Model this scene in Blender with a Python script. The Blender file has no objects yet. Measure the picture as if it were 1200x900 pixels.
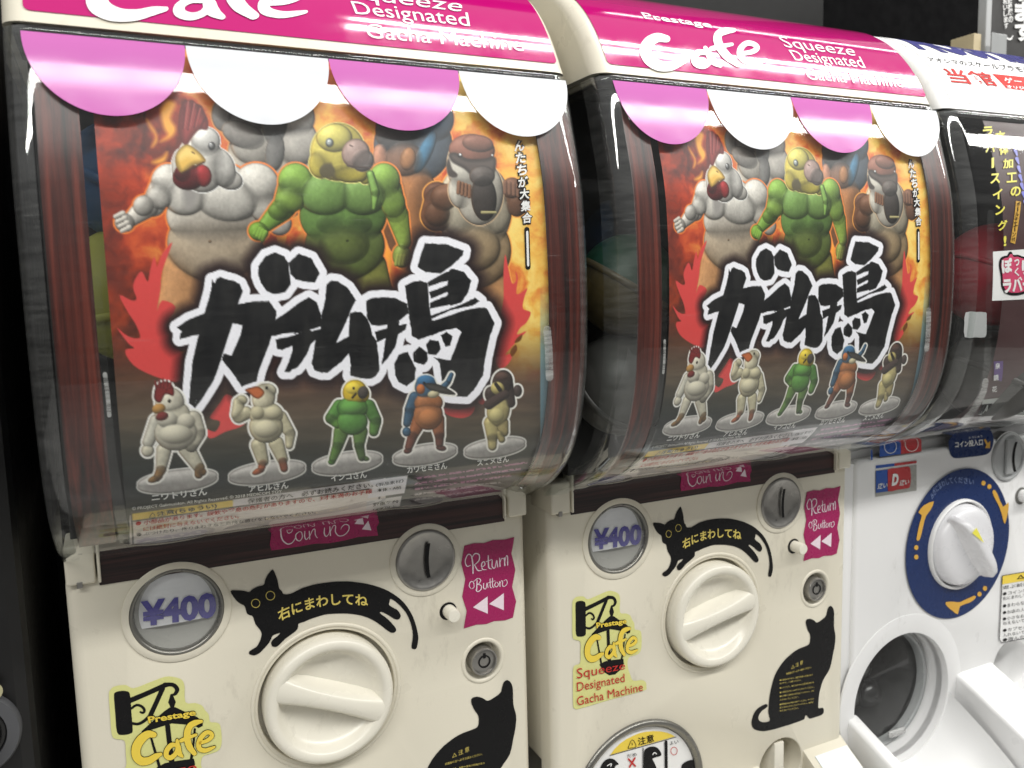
import bpy, bmesh, math, random
import numpy as np
from mathutils import Vector, Matrix, geometry

random.seed(4); np.random.seed(4)
D = bpy.data; SC = bpy.context.scene; COL = SC.collection
R = math.radians

# ------------------------------------------------------------------ camera
CAMP = np.array([0.0528518, -0.51450278, 0.07128022])
YAW, PIT, ROL, FPX = R(25.36357995), R(-6.73718827), R(-1.49658766), 979.718497
W, H = 1200, 900                                     # pixel frame of the measurements
_f = np.array([math.sin(YAW)*math.cos(PIT), math.cos(YAW)*math.cos(PIT), math.sin(PIT)])
_r0 = np.array([math.cos(YAW), -math.sin(YAW), 0.0]); _u0 = np.cross(_r0, _f)
CR = math.cos(ROL)*_r0 + math.sin(ROL)*_u0
CU = -math.sin(ROL)*_r0 + math.cos(ROL)*_u0
CF = _f
cam = D.objects.new('camera', D.cameras.new('camera')); COL.objects.link(cam)
cam.matrix_world = Matrix(((CR[0], CU[0], -CF[0], CAMP[0]), (CR[1], CU[1], -CF[1], CAMP[1]),
                           (CR[2], CU[2], -CF[2], CAMP[2]), (0, 0, 0, 1)))
cam.data.sensor_width = 36; cam.data.lens = FPX/W*36
cam.data.clip_start = 0.01; cam.data.clip_end = 100
cam.data.dof.use_dof = True; cam.data.dof.focus_distance = 0.53; cam.data.dof.aperture_fstop = 13
SC.camera = cam

# ------------------------------------------------------------------ light
wd = D.worlds.new('World'); SC.world = wd; wd.use_nodes = True
nt = wd.node_tree; bg = nt.nodes['Background']
tc = nt.nodes.new('ShaderNodeTexCoord'); sep = nt.nodes.new('ShaderNodeSeparateXYZ')
rmp = nt.nodes.new('ShaderNodeValToRGB')
nt.links.new(tc.outputs['Generated'], sep.inputs[0])
mr = nt.nodes.new('ShaderNodeMapRange'); mr.inputs[1].default_value = -1; mr.inputs[2].default_value = 1
nt.links.new(sep.outputs[2], mr.inputs[0]); nt.links.new(mr.outputs[0], rmp.inputs[0])
cr = rmp.color_ramp
cr.elements[0].position = 0.0; cr.elements[0].color = (0.30, 0.29, 0.27, 1)
cr.elements[1].position = 1.0; cr.elements[1].color = (0.50, 0.50, 0.495, 1)
e = cr.elements.new(0.40); e.color = (0.055, 0.054, 0.052, 1)
e = cr.elements.new(0.54); e.color = (0.10, 0.10, 0.10, 1)
e = cr.elements.new(0.66); e.color = (0.30, 0.30, 0.298, 1)
nt.links.new(rmp.outputs[0], bg.inputs[0]); bg.inputs[1].default_value = 0.75

def tube_row(x0, x1, y, z, wide, watts, name='ceiling_tube'):
    L = D.lights.new(name, 'AREA'); L.shape = 'RECTANGLE'; L.size = x1-x0; L.size_y = wide
    L.energy = watts; L.color = (1.0, 0.985, 0.95)
    o = D.objects.new(name, L); COL.objects.link(o)
    o.location = ((x0+x1)/2, y, z)
    o.rotation_euler = (0, 0, 0)
    return o
tube_row(0.55, 4.6, -0.26, 1.60, 0.055, 22)
tube_row(0.55, 4.6, -0.39, 1.60, 0.055, 22)
tube_row(-2.4, 4.6, -1.48, 1.62, 0.20, 104)
tube_row(1.2, 4.6, 0.46, 1.60, 0.035, 6)

SC.view_settings.view_transform = 'Standard'; SC.view_settings.look = 'None'
SC.view_settings.exposure = 0.42; SC.view_settings.gamma = 1.0
SC.render.engine = 'CYCLES'
SC.cycles.max_bounces = 10; SC.cycles.transparent_max_bounces = 24
SC.cycles.sample_clamp_indirect = 6

# ------------------------------------------------------------------ where the machines stand
OFF = [np.array([0.0, 0.0, 0.0]), np.array([0.30, -0.0100, 0.0]), np.array([0.60, -0.006, 0.0])]
ROOT = np.array([0.161, 0.0, -0.42])                 # base of a machine, in the machine's own measure
XL, XR = 0.0178, 0.3047

def ray(u, v): return CF*FPX + CR*(u-W/2) - CU*(v-H/2)
def project(P):
    d = P - CAMP; z = d @ CF
    return W/2 + FPX*(d @ CR)/z, H/2 - FPX*(d @ CU)/z

class Flat:
    curved = False
    def __init__(s, y): s.y = y
    def at(s, u, v, m=0):
        o = CAMP - OFF[m]; d = ray(u, v); t = (s.y-o[1])/d[1]; P = o + t*d
        return (P[0], P[2])
    def fwd(s, x, q, off=0.0): return (x, s.y-off, q)

def crom(P, n=8):
    P = np.array(P, float); P = np.vstack([2*P[0]-P[1], P, 2*P[-1]-P[-2]])
    out = []
    for i in range(1, len(P)-2):
        for k in range(n):
            t = k/n; a, b, c, d = P[i-1:i+3]
            out.append(0.5*((2*b)+(-a+c)*t+(2*a-5*b+4*c-d)*t*t+(-a+3*b-3*c+d)*t**3))
    out.append(P[-2]); return np.array(out)

class Prof:
    """a surface swept along x: profile of (y, z) points from top to bottom; s = arc length"""
    curved = True
    def __init__(s, pts, inset=0.0, n=8):
        P = crom(pts, n); T = np.gradient(P, axis=0); T /= np.linalg.norm(T, axis=1)[:, None]
        N = np.stack([T[:, 1], -T[:, 0]], -1)            # towards -y
        if N[len(N)//2, 0] > 0: N = -N
        s.P = P - N*inset; s.N = N
        s.S = np.r_[0, np.cumsum(np.linalg.norm(np.diff(s.P, axis=0), axis=1))]
    def at(s, u, v, m=0):
        o = CAMP - OFF[m]; d = ray(u, v)
        A, B = s.P[:-1], s.P[1:]; E = B-A
        det = d[1]*(-E[:, 1]) + d[2]*E[:, 0]
        det = np.where(abs(det) < 1e-12, 1e-12, det)
        w = A - o[1:]
        t = (w[:, 0]*(-E[:, 1]) + w[:, 1]*E[:, 0])/det
        k = (d[1]*w[:, 1] - d[2]*w[:, 0])/det
        ok = (k >= -1e-6) & (k <= 1+1e-6) & (t > 0)
        if not ok.any():                                 # past the end: nearest point of the profile
            j = np.argmin(np.where((t > 0), np.minimum(abs(k), abs(k-1)), 1e9)); kk = min(max(k[j], 0), 1)
            tt = (A[j, 0]+kk*E[j, 0]-o[1])/d[1]
        else:
            j = np.argmin(np.where(ok, t, 1e9)); kk = k[j]; tt = t[j]
        return (o[0]+tt*d[0], s.S[j]+kk*(s.S[j+1]-s.S[j]))
    def yz(s, q): return np.array([np.interp(q, s.S, s.P[:, 0]), np.interp(q, s.S, s.P[:, 1])])
    def s_of_z(s, z): return float(np.interp(-z, -s.P[:, 1], s.S))
    def fwd(s, x, q, off=0.0):
        return (x, np.interp(q, s.S, s.P[:, 0])+off*np.interp(q, s.S, s.N[:, 0]),
                np.interp(q, s.S, s.P[:, 1])+off*np.interp(q, s.S, s.N[:, 1]))

COVER_P = [(-.0700, .2000), (-.0735, .1930), (-.0790, .1806), (-.0852, .1602), (-.0930, .1304), (-.0961, .1061), (-.0979, .0721),
           (-.0970, .0377), (-.0932, .0073), (-.0845, -.0196), (-.0693, -.0407), (-.0440, -.0588), (-.0126, -.0718), (.0036, -.0760)]
HEAD_P = [(.080, .2755), (.040, .2735), (.010, .2672), (-.010, .2597), (-.0235, .2522), (-.0363, .2428), (-.0485, .2305),
          (-.0600, .2150), (-.0700, .1975), (-.0722, .1935)]
FRONT = Flat(0.0)
COVER = Prof(COVER_P); POSTER = Prof(COVER_P, 0.0050); TRIM = Prof(COVER_P, 0.0026); HEAD = Prof(HEAD_P)

# ------------------------------------------------------------------ objects
def obj(name, bm, mat, parent=None, smooth=False, base=None, origin=None, angle=None):
    """link a bmesh as ONE mesh object; its vertices are in the machine's own measure (base = the thing's root)"""
    me = D.meshes.new(name)
    b = np.array(base if base is not None else (parent['_b'] if parent is not None and '_b' in parent else (0, 0, 0)), float)
    o = np.array(origin, float) if origin is not None else None
    sh = o if o is not None else b
    bmesh.ops.translate(bm, verts=bm.verts, vec=Vector(-sh))
    bm.normal_update(); bm.to_mesh(me); bm.free()
    if smooth:
        for p in me.polygons: p.use_smooth = True
    if angle is not None and smooth:
        try: me.set_sharp_from_angle(angle=R(angle))
        except Exception: pass
    ob = D.objects.new(name, me); COL.objects.link(ob)
    if mat is not None: me.materials.append(mat)
    if parent is not None: ob.parent = parent
    if o is not None: ob.location = Vector(o-b)
    ob['_b'] = [float(k) for k in (o if o is not None else b)]
    return ob
def empty(name, loc, label, cat, group=None, b=None):
    o = D.objects.new(name, None); COL.objects.link(o); o.location = Vector(loc); o.empty_display_size = .05
    o['label'] = label; o['category'] = cat
    if group: o['group'] = group
    o['_b'] = [float(k) for k in (b if b is not None else loc)]
    return o
def tag(o, label, cat, group=None):
    o['label'] = label; o['category'] = cat
    if group: o['group'] = group
    return o

# ------------------------------------------------------------------ shapes
def nb(): return bmesh.new()
def face(bm, pts):
    vs = [bm.verts.new(p) for p in pts]; return bm.faces.new(vs)
def box(bm, x0, x1, y0, y1, z0, z1, bev=0.0, seg=2):
    r = bmesh.ops.create_cube(bm, size=1.0); vs = r['verts']
    bmesh.ops.scale(bm, vec=(x1-x0, y1-y0, z1-z0), verts=vs)
    bmesh.ops.translate(bm, vec=((x0+x1)/2, (y0+y1)/2, (z0+z1)/2), verts=vs)
    if bev > 0:
        es = list({e for v in vs for e in v.link_edges})
        bmesh.ops.bevel(bm, geom=es, offset=bev, segments=seg, affect='EDGES', profile=.5)
def lathe(bm, prof, c, axis_y=True, n=64, close=True):
    """prof: list of (r, depth towards the viewer); turned about an axis along -y through c = (x, y, z)"""
    rings = []
    for r, h in prof:
        if r < 1e-6: rings.append([bm.verts.new((c[0], c[1]-h, c[2]))]); continue
        rings.append([bm.verts.new((c[0]+r*math.cos(2*math.pi*k/n), c[1]-h, c[2]+r*math.sin(2*math.pi*k/n))) for k in range(n)])
    for a, b in zip(rings[:-1], rings[1:]):
        for k in range(n):
            j = (k+1) % n
            if len(a) == 1 and len(b) == 1: continue
            if len(a) == 1: bm.faces.new((a[0], b[j], b[k]))
            elif len(b) == 1: bm.faces.new((a[k], a[j], b[0]))
            else: bm.faces.new((a[k], a[j], b[j], b[k]))
    bmesh.ops.recalc_face_normals(bm, faces=bm.faces)
def disc_pts(c, r, n=64, ry=None): return [(c[0]+r*math.cos(2*math.pi*k/n), c[1]+(ry or r)*math.sin(2*math.pi*k/n)) for k in range(n)]

def lay(bm, polys, surf, off, step=0.003):
    """polygons in surface measure (x, s) laid on a surface, off above it"""
    t = nb()
    for P in polys:
        P = [p for i, p in enumerate(P) if i == 0 or (abs(p[0]-P[i-1][0])+abs(p[1]-P[i-1][1])) > 1e-7]
        tri = geometry.tessellate_polygon([[Vector((p[0], p[1], 0)) for p in P]])
        vs = [t.verts.new((p[0], p[1], 0)) for p in P]
        for f in tri:
            try: t.faces.new([vs[i] for i in f])
            except ValueError: pass
    lay_bm(bm, t, surf, off, step)
def lay_bm(bm, t, surf, off, step=0.003):
    if surf.curved and len(t.verts):
        lo = min(v.co.y for v in t.verts); hi = max(v.co.y for v in t.verts)
        k = lo+step
        while k < hi:
            bmesh.ops.bisect_plane(t, geom=t.verts[:]+t.edges[:]+t.faces[:], plane_co=(0, k, 0), plane_no=(0, 1, 0)); k += step
    mp = {}
    for v in t.verts: mp[v] = bm.verts.new(surf.fwd(v.co.x, v.co.y, off))
    for f in t.faces:
        q = [mp[v] for v in f.verts]
        try: nf = bm.faces.new(q)
        except ValueError: continue
        nf.normal_update()
        if nf.normal.y > 0: nf.normal_flip()
    t.free()
def px(pts, surf, m=0): return [surf.at(u, v, m) for u, v in pts]
def zoom(pts, ox, oy, s): return [(ox+a/s, oy+b/s) for a, b in pts]
def smooth2(P, n=4, closed=True):
    P = np.array(P, float)
    if not closed: return crom(P, n)
    Q = np.vstack([P[-1], P, P[0], P[1]]); out = []
    for i in range(1, len(Q)-2):
        a, b, c, d = Q[i-1:i+3]
        for k in range(n):
            t = k/n; out.append(0.5*((2*b)+(-a+c)*t+(2*a-5*b+4*c-d)*t*t+(-a+3*b-3*c+d)*t**3))
    return np.array(out)
LIFT = [0]
def stroke(bm, pts, w, surf, m, off, n=6, taper=None):
    """a pen stroke through pixel points, w pixels wide (one number or one per point)"""
    P = crom(pts, n) if len(pts) > 2 else np.linspace(pts[0], pts[1], 6)
    ww = np.interp(np.linspace(0, 1, len(P)), np.linspace(0, 1, len(pts)), w) if hasattr(w, '__len__') else np.full(len(P), float(w))
    T = np.gradient(P, axis=0); T /= np.maximum(np.linalg.norm(T, axis=1), 1e-9)[:, None]; N = np.stack([-T[:, 1], T[:, 0]], -1)
    Lp, Rp = P+N*ww[:, None]/2, P-N*ww[:, None]/2
    LIFT[0] += 1; lift = off+(LIFT[0] % 9)*1.5e-5
    mk = lambda q: bm.verts.new(surf.fwd(*surf.at(q[0], q[1], m), lift))
    L = [mk(q) for q in Lp]; Rr = [mk(q) for q in Rp]
    fs = []
    for i in range(len(P)-1): fs.append(bm.faces.new((L[i], L[i+1], Rr[i+1], Rr[i])))
    for i, sg in ((0, -1), (-1, 1)):
        a0 = math.atan2(N[i, 1], N[i, 0]); c = [L[i]]
        for k in range(1, 5):
            a = a0 - sg*math.pi*k/5
            c.append(mk(P[i]+ww[i]/2*np.array([math.cos(a), math.sin(a)])))
        c.append(Rr[i]); fs.append(bm.faces.new(c))
    for f in fs:
        f.normal_update()
        if f.normal.y > 0: f.normal_flip()

_tx = {}
def glyphs(s, bold=0.0, shear=0.0, spacing=1.0):
    k = (s, bold, shear, spacing)
    if k not in _tx:
        c = D.curves.new('lettering', 'FONT'); c.body = s; c.size = 1.0; c.offset = bold; c.shear = shear; c.resolution_u = 3
        c.space_character = spacing; c.dimensions = '2D'; c.fill_mode = 'BOTH'
        o = D.objects.new('lettering', c); COL.objects.link(o)
        bpy.context.view_layer.update()
        me = D.meshes.new_from_object(o.evaluated_get(bpy.context.evaluated_depsgraph_get()))
        V = np.array([v.co[:2] for v in me.vertices]).reshape(-1, 2); F = [tuple(p.vertices) for p in me.polygons]
        D.objects.remove(o); D.curves.remove(c); D.meshes.remove(me)
        _tx[k] = (V, F)
    return _tx[k]
def quad3(P, t):
    P = [np.array(p, float) for p in P]
    if len(P) == 2: return P[0]+(P[1]-P[0])*t[:, None]
    a = P[0]; c = P[2]; b = 2*P[1]-(a+c)/2
    t = t[:, None]; return (1-t)**2*a+2*t*(1-t)*b+t*t*c
def text(bm, s, base, top, surf, m, off, bold=0.0, shear=0.0, spacing=1.0, vert=False):
    """letters whose outlines fill the band between two pixel lines (base line, top line)"""
    V, F = glyphs(s, bold, shear, spacing)
    if not len(V): return
    lo, hi = V.min(0), V.max(0); t = (V-lo)/np.maximum(hi-lo, 1e-6)
    B = quad3(base, t[:, 0]); T = quad3(top, t[:, 0]); P = B+(T-B)*t[:, 1:2]
    tb = nb(); vs = []
    for q in P:
        a = surf.at(q[0], q[1], m); vs.append(tb.verts.new((a[0], a[1], 0)))
    for f in F:
        try: tb.faces.new([vs[i] for i in f])
        except ValueError: pass
    LIFT[0] += 1
    lay_bm(bm, tb, surf, off+(LIFT[0] % 5)*1e-5, 0.004)
def column(bm, s, p0, p1, size, surf, m, off, bold=0.0):
    """upright characters one under another, from pixel p0 to p1, each size = (w, h) pixels"""
    p0, p1 = np.array(p0, float), np.array(p1, float)
    for i, ch in enumerate(s):
        c = p0+(p1-p0)*(i/(max(len(s)-1, 1))); w, h = size[0]/2, size[1]/2
        if ch == 'ー': w *= .25
        if ch == '！': w *= .28
        V, F = glyphs('|' if ch == 'ー' else ('!' if ch == '！' else ch), bold)
        text(bm, '|' if ch == 'ー' else ('!' if ch == '！' else ch), [c+(-w, h), c+(w, h-1)], [c+(-w, -h), c+(w, -h-1)], surf, m, off, bold)

# ------------------------------------------------------------------ materials
def lin(c): return tuple(((k/12.92) if k <= .04045 else ((k+.055)/1.055)**2.4) for k in (q/255 for q in c))
def mat(name, col, rough=.4, metal=0.0, spec=.5, vary=.05, scale=30, bump=0.0, bscale=200, coat=0.0, rvary=.08, scuff=0.0):
    m = D.materials.new(name); m.use_nodes = True; t = m.node_tree; b = t.nodes['Principled BSDF']
    c = lin(col) if max(col) > 1.0 else tuple(col)
    tcn = t.nodes.new('ShaderNodeTexCoord')
    n = t.nodes.new('ShaderNodeTexNoise'); n.inputs['Scale'].default_value = scale; n.inputs['Detail'].default_value = 5
    t.links.new(tcn.outputs['Object'], n.inputs['Vector'])
    mx = t.nodes.new('ShaderNodeMix'); mx.data_type = 'RGBA'
    mx.inputs[6].default_value = tuple(k*(1-vary) for k in c)+(1,); mx.inputs[7].default_value = tuple(min(1, k*(1+vary)) for k in c)+(1,)
    t.links.new(n.outputs['Fac'], mx.inputs[0]); t.links.new(mx.outputs[2], b.inputs['Base Color'])
    if scuff > 0:                                        # handling marks: faint grey rubs and specks
        mp = t.nodes.new('ShaderNodeMapping'); mp.inputs['Scale'].default_value = (1, 1, .35); mp.inputs['Rotation'].default_value = (0, .7, .2)
        q = t.nodes.new('ShaderNodeTexNoise'); q.inputs['Scale'].default_value = 120; q.inputs['Detail'].default_value = 6; q.inputs['Roughness'].default_value = .7
        q2 = t.nodes.new('ShaderNodeTexNoise'); q2.inputs['Scale'].default_value = 9
        t.links.new(tcn.outputs['Object'], mp.inputs[0]); t.links.new(mp.outputs[0], q.inputs['Vector']); t.links.new(tcn.outputs['Object'], q2.inputs['Vector'])
        mu = t.nodes.new('ShaderNodeMath'); mu.operation = 'MULTIPLY'; t.links.new(q.outputs['Fac'], mu.inputs[0]); t.links.new(q2.outputs['Fac'], mu.inputs[1])
        mr = t.nodes.new('ShaderNodeMapRange'); mr.inputs[1].default_value = .335; mr.inputs[2].default_value = .44; mr.inputs[3].default_value = 0; mr.inputs[4].default_value = scuff
        t.links.new(mu.outputs[0], mr.inputs[0]); mx2 = t.nodes.new('ShaderNodeMix'); mx2.data_type = 'RGBA'
        mx2.inputs[7].default_value = (c[0]*.45, c[1]*.43, c[2]*.40, 1); t.links.new(mr.outputs[0], mx2.inputs[0]); t.links.new(mx.outputs[2], mx2.inputs[6]); t.links.new(mx2.outputs[2], b.inputs['Base Color'])
    n2 = t.nodes.new('ShaderNodeTexNoise'); n2.inputs['Scale'].default_value = scale*2.3; n2.inputs['Detail'].default_value = 6
    t.links.new(tcn.outputs['Object'], n2.inputs['Vector'])
    r = t.nodes.new('ShaderNodeMapRange'); r.inputs[1].default_value = .3; r.inputs[2].default_value = .7
    r.inputs[3].default_value = max(.02, rough-rvary); r.inputs[4].default_value = min(1, rough+rvary)
    t.links.new(n2.outputs['Fac'], r.inputs[0]); t.links.new(r.outputs[0], b.inputs['Roughness'])
    b.inputs['Metallic'].default_value = metal; b.inputs['Specular IOR Level'].default_value = spec
    b.inputs['Coat Weight'].default_value = coat; b.inputs['Coat Roughness'].default_value = .06
    if bump > 0:
        n3 = t.nodes.new('ShaderNodeTexNoise'); n3.inputs['Scale'].default_value = bscale; n3.inputs['Detail'].default_value = 3
        t.links.new(tcn.outputs['Object'], n3.inputs['Vector'])
        bp = t.nodes.new('ShaderNodeBump'); bp.inputs['Strength'].default_value = bump; bp.inputs['Distance'].default_value = .001
        t.links.new(n3.outputs['Fac'], bp.inputs['Height']); t.links.new(bp.outputs[0], b.inputs['Normal'])
    return m
def print_mat(name, rough=.35, gain=1.0):
    m = D.materials.new(name); m.use_nodes = True; t = m.node_tree; b = t.nodes['Principled BSDF']
    a = t.nodes.new('ShaderNodeAttribute'); a.attribute_name = 'ink'
    n = t.nodes.new('ShaderNodeTexNoise'); n.inputs['Scale'].default_value = 900; n.inputs['Detail'].default_value = 2
    tcn = t.nodes.new('ShaderNodeTexCoord'); t.links.new(tcn.outputs['Object'], n.inputs['Vector'])
    r = t.nodes.new('ShaderNodeMapRange'); r.inputs[3].default_value = gain*.93; r.inputs[4].default_value = gain*1.07
    t.links.new(n.outputs['Fac'], r.inputs[0])
    v = t.nodes.new('ShaderNodeVectorMath'); v.operation = 'SCALE'
    t.links.new(a.outputs['Color'], v.inputs[0]); t.links.new(r.outputs[0], v.inputs['Scale']); t.links.new(v.outputs[0], b.inputs['Base Color'])
    b.inputs['Roughness'].default_value = rough; b.inputs['Specular IOR Level'].default_value = .35
    return m
def clear_mat(name, tint=(.97, .98, .975), boost=.9, dust=.011, rough=.035):
    """thin clear plastic: sees through, mirrors at a slant, with a little dust and scratches"""
    m = D.materials.new(name); m.use_nodes = True; t = m.node_tree; t.nodes.remove(t.nodes['Principled BSDF'])
    out = t.nodes['Material Output']
    tr = t.nodes.new('ShaderNodeBsdfTransparent'); tr.inputs[0].default_value = tint+(1,)
    gl = t.nodes.new('ShaderNodeBsdfGlossy'); gl.inputs['Roughness'].default_value = rough; gl.inputs[0].default_value = (1, 1, 1, 1)
    df = t.nodes.new('ShaderNodeBsdfDiffuse'); df.inputs[0].default_value = (.85, .85, .83, 1)
    fr = t.nodes.new('ShaderNodeLayerWeight'); fr.inputs[0].default_value = .5          # the same from inside and outside
    pw = t.nodes.new('ShaderNodeMath'); pw.operation = 'POWER'; pw.inputs[1].default_value = 4.6
    mu = t.nodes.new('ShaderNodeMath'); mu.operation = 'MULTIPLY_ADD'; mu.inputs[1].default_value = .93; mu.inputs[2].default_value = .045*boost; mu.use_clamp = True
    t.links.new(fr.outputs['Facing'], pw.inputs[0]); t.links.new(pw.outputs[0], mu.inputs[0])
    tcn = t.nodes.new('ShaderNodeTexCoord'); mp = t.nodes.new('ShaderNodeMapping'); mp.inputs['Scale'].default_value = (1, 1, 9)
    mp.inputs['Rotation'].default_value = (.2, .9, .3)
    n = t.nodes.new('ShaderNodeTexNoise'); n.inputs['Scale'].default_value = 40; n.inputs['Detail'].default_value = 8; n.inputs['Roughness'].default_value = .7
    t.links.new(tcn.outputs['Object'], mp.inputs[0]); t.links.new(mp.outputs[0], n.inputs['Vector'])
    r = t.nodes.new('ShaderNodeMapRange'); r.inputs[1].default_value = .35; r.inputs[2].default_value = .75; r.inputs[3].default_value = dust*.3; r.inputs[4].default_value = dust*1.4
    t.links.new(n.outputs['Fac'], r.inputs[0])
    mp2 = t.nodes.new('ShaderNodeMapping'); mp2.inputs['Scale'].default_value = (14, 14, 420); mp2.inputs['Rotation'].default_value = (.05, .30, 0)
    ns = t.nodes.new('ShaderNodeTexNoise'); ns.inputs['Scale'].default_value = 2.2; ns.inputs['Detail'].default_value = 2
    t.links.new(tcn.outputs['Object'], mp2.inputs[0]); t.links.new(mp2.outputs[0], ns.inputs['Vector'])
    rs = t.nodes.new('ShaderNodeMapRange'); rs.inputs[1].default_value = .70; rs.inputs[2].default_value = .80; rs.inputs[3].default_value = 0; rs.inputs[4].default_value = .06
    t.links.new(ns.outputs['Fac'], rs.inputs[0]); ad = t.nodes.new('ShaderNodeMath'); ad.operation = 'ADD'; t.links.new(r.outputs[0], ad.inputs[0]); t.links.new(rs.outputs[0], ad.inputs[1]); r = ad
    m1 = t.nodes.new('ShaderNodeMixShader'); m2 = t.nodes.new('ShaderNodeMixShader')
    t.links.new(r.outputs[0], m1.inputs[0]); t.links.new(tr.outputs[0], m1.inputs[1]); t.links.new(df.outputs[0], m1.inputs[2])
    t.links.new(mu.outputs[0], m2.inputs[0]); t.links.new(m1.outputs[0], m2.inputs[1]); t.links.new(gl.outputs[0], m2.inputs[2])
    bn = t.nodes.new('ShaderNodeBump'); bn.inputs['Strength'].default_value = .06; bn.inputs['Distance'].default_value = .001
    n4 = t.nodes.new('ShaderNodeTexNoise'); n4.inputs['Scale'].default_value = 45; t.links.new(tcn.outputs['Object'], n4.inputs['Vector'])
    t.links.new(n4.outputs['Fac'], bn.inputs['Height']); t.links.new(bn.outputs[0], gl.inputs['Normal'])
    t.links.new(m2.outputs[0], out.inputs[0]); return m
def wood_mat(name, along, c0, c1, c2):
    m = D.materials.new(name); m.use_nodes = True; t = m.node_tree; b = t.nodes['Principled BSDF']
    tcn = t.nodes.new('ShaderNodeTexCoord'); mp = t.nodes.new('ShaderNodeMapping')
    mp.inputs['Scale'].default_value = (260, 60, 4) if along == 'z' else (5, 60, 330)
    n = t.nodes.new('ShaderNodeTexNoise'); n.inputs['Scale'].default_value = 1; n.inputs['Detail'].default_value = 7; n.inputs['Roughness'].default_value = .62; n.inputs['Distortion'].default_value = .35
    t.links.new(tcn.outputs['Object'], mp.inputs[0]); t.links.new(mp.outputs[0], n.inputs['Vector'])
    r = t.nodes.new('ShaderNodeValToRGB'); q = r.color_ramp
    q.elements[0].position = .36; q.elements[0].color = lin(c0)+(1,); q.elements[1].position = .7; q.elements[1].color = lin(c2)+(1,)
    x = q.elements.new(.5); x.color = lin(c1)+(1,)
    t.links.new(n.outputs['Fac'], r.inputs[0]); t.links.new(r.outputs[0], b.inputs['Base Color'])
    b.inputs['Roughness'].default_value = .32
    return m

M = dict(
    cream=mat('cream_plastic', (.70, .66, .545), .33, vary=.02, scale=14, bump=.05, bscale=700, scuff=.28),
    knob=mat('knob_plastic', (.76, .73, .63), .26, vary=.02, scale=20, scuff=.2),
    white=mat('white_plastic', (.76, .76, .755), .34, vary=.02, scale=14, bump=.04, bscale=700, scuff=.28),
    pink=mat('magenta_sign', (.47, .004, .150), .09, vary=.03, coat=.5, rvary=.04),
    signtext=mat('white_print', (.86, .85, .86), .22, vary=.01),
    scpink=mat('pink_sticker', (.54, .15, .43), .11, spec=.3, vary=.02, rvary=.03),
    scwhite=mat('white_sticker', (.67, .69, .72), .11, spec=.3, vary=.01, rvary=.03),
    black=mat('black_print', (.006, .006, .0065), .25, spec=.22, vary=.2, bump=.12, bscale=260),
    blackbody=mat('black_plastic', (.006, .006, .0062), .45, vary=.2),
    inner=mat('dark_interior', (.012, .012, .012), .5, vary=.2),
    rail=mat('black_rail', (.012, .012, .012), .22, vary=.2),
    yellow=mat('yellow_print', (.80, .60, .07), .35, vary=.02),
    catyellow=mat('dull_yellow_print', (.62, .50, .12), .35, vary=.02),
    lime=mat('pale_green_sticker', (.66, .66, .26), .3, vary=.02),
    red=mat('red_print', (.50, .04, .035), .6, spec=.08, vary=.02),
    mag=mat('magenta_sticker', (.33, .009, .095), .28, vary=.05, scale=60),
    magtext=mat('pale_pink_print', (.80, .68, .74), .3, vary=.02),
    purple=mat('purple_print', (.055, .045, .30), .35, vary=.05),
    card=mat('price_card', (.78, .78, .80), .4, vary=.03),
    steel=mat('brushed_metal', (.33, .32, .30), .34, metal=.85, vary=.18, scale=90, bump=.08, bscale=300),
    ring=mat('grey_ring', (.20, .195, .175), .3, metal=.6, vary=.1),
    dish=mat('grey_dish', (.34, .335, .31), .3, vary=.15, scale=30),
    greyp=mat('grey_plastic', (.30, .31, .31), .35, vary=.05),
    paleg=mat('pale_grey_plastic', (.42, .43, .43), .4, vary=.05),
    navy=mat('navy_print', (.009, .026, .105), .3, spec=.3, vary=.06, scale=50),
    navyink=mat('dark_blue_ink', (.035, .035, .16), .6, spec=.08, vary=.05),
    gold=mat('gold_yellow_print', (.64, .36, .05), .35, vary=.03),
    blue=mat('blue_print', (.02, .08, .34), .3), redl=mat('red_label', (.45, .035, .04), .3),
    mattewhite=mat('matte_white_print', (.80, .80, .80), .6, spec=.12, vary=.01),
    paper=mat('white_paper', (.80, .80, .79), .5, vary=.02),
    wallgrey=mat('grey_board', (.034, .034, .034), .7, spec=.1, vary=.1),
    timber=mat('bare_timber', (.50, .42, .26), .6, vary=.15, scale=40),
    wood=wood_mat('wood_grain_print', 'z', (18, 8, 7), (62, 25, 20), (108, 48, 37)),
    woodx=wood_mat('wood_grain_strip', 'x', (20, 12, 12), (46, 26, 25), (74, 44, 40)),
    clear=clear_mat('clear_cover'), lens=clear_mat('clear_lens', boost=1.6, dust=.04),
    edge=clear_mat('thick_clear_edge', (.92, .94, .93), 1.6, .05, .05),
    clip=clear_mat('frosted_clip', (.8, .8, .8), 1.3, .42, .2),
    poster=print_mat('poster_print', .38, 1.0),
)
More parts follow.
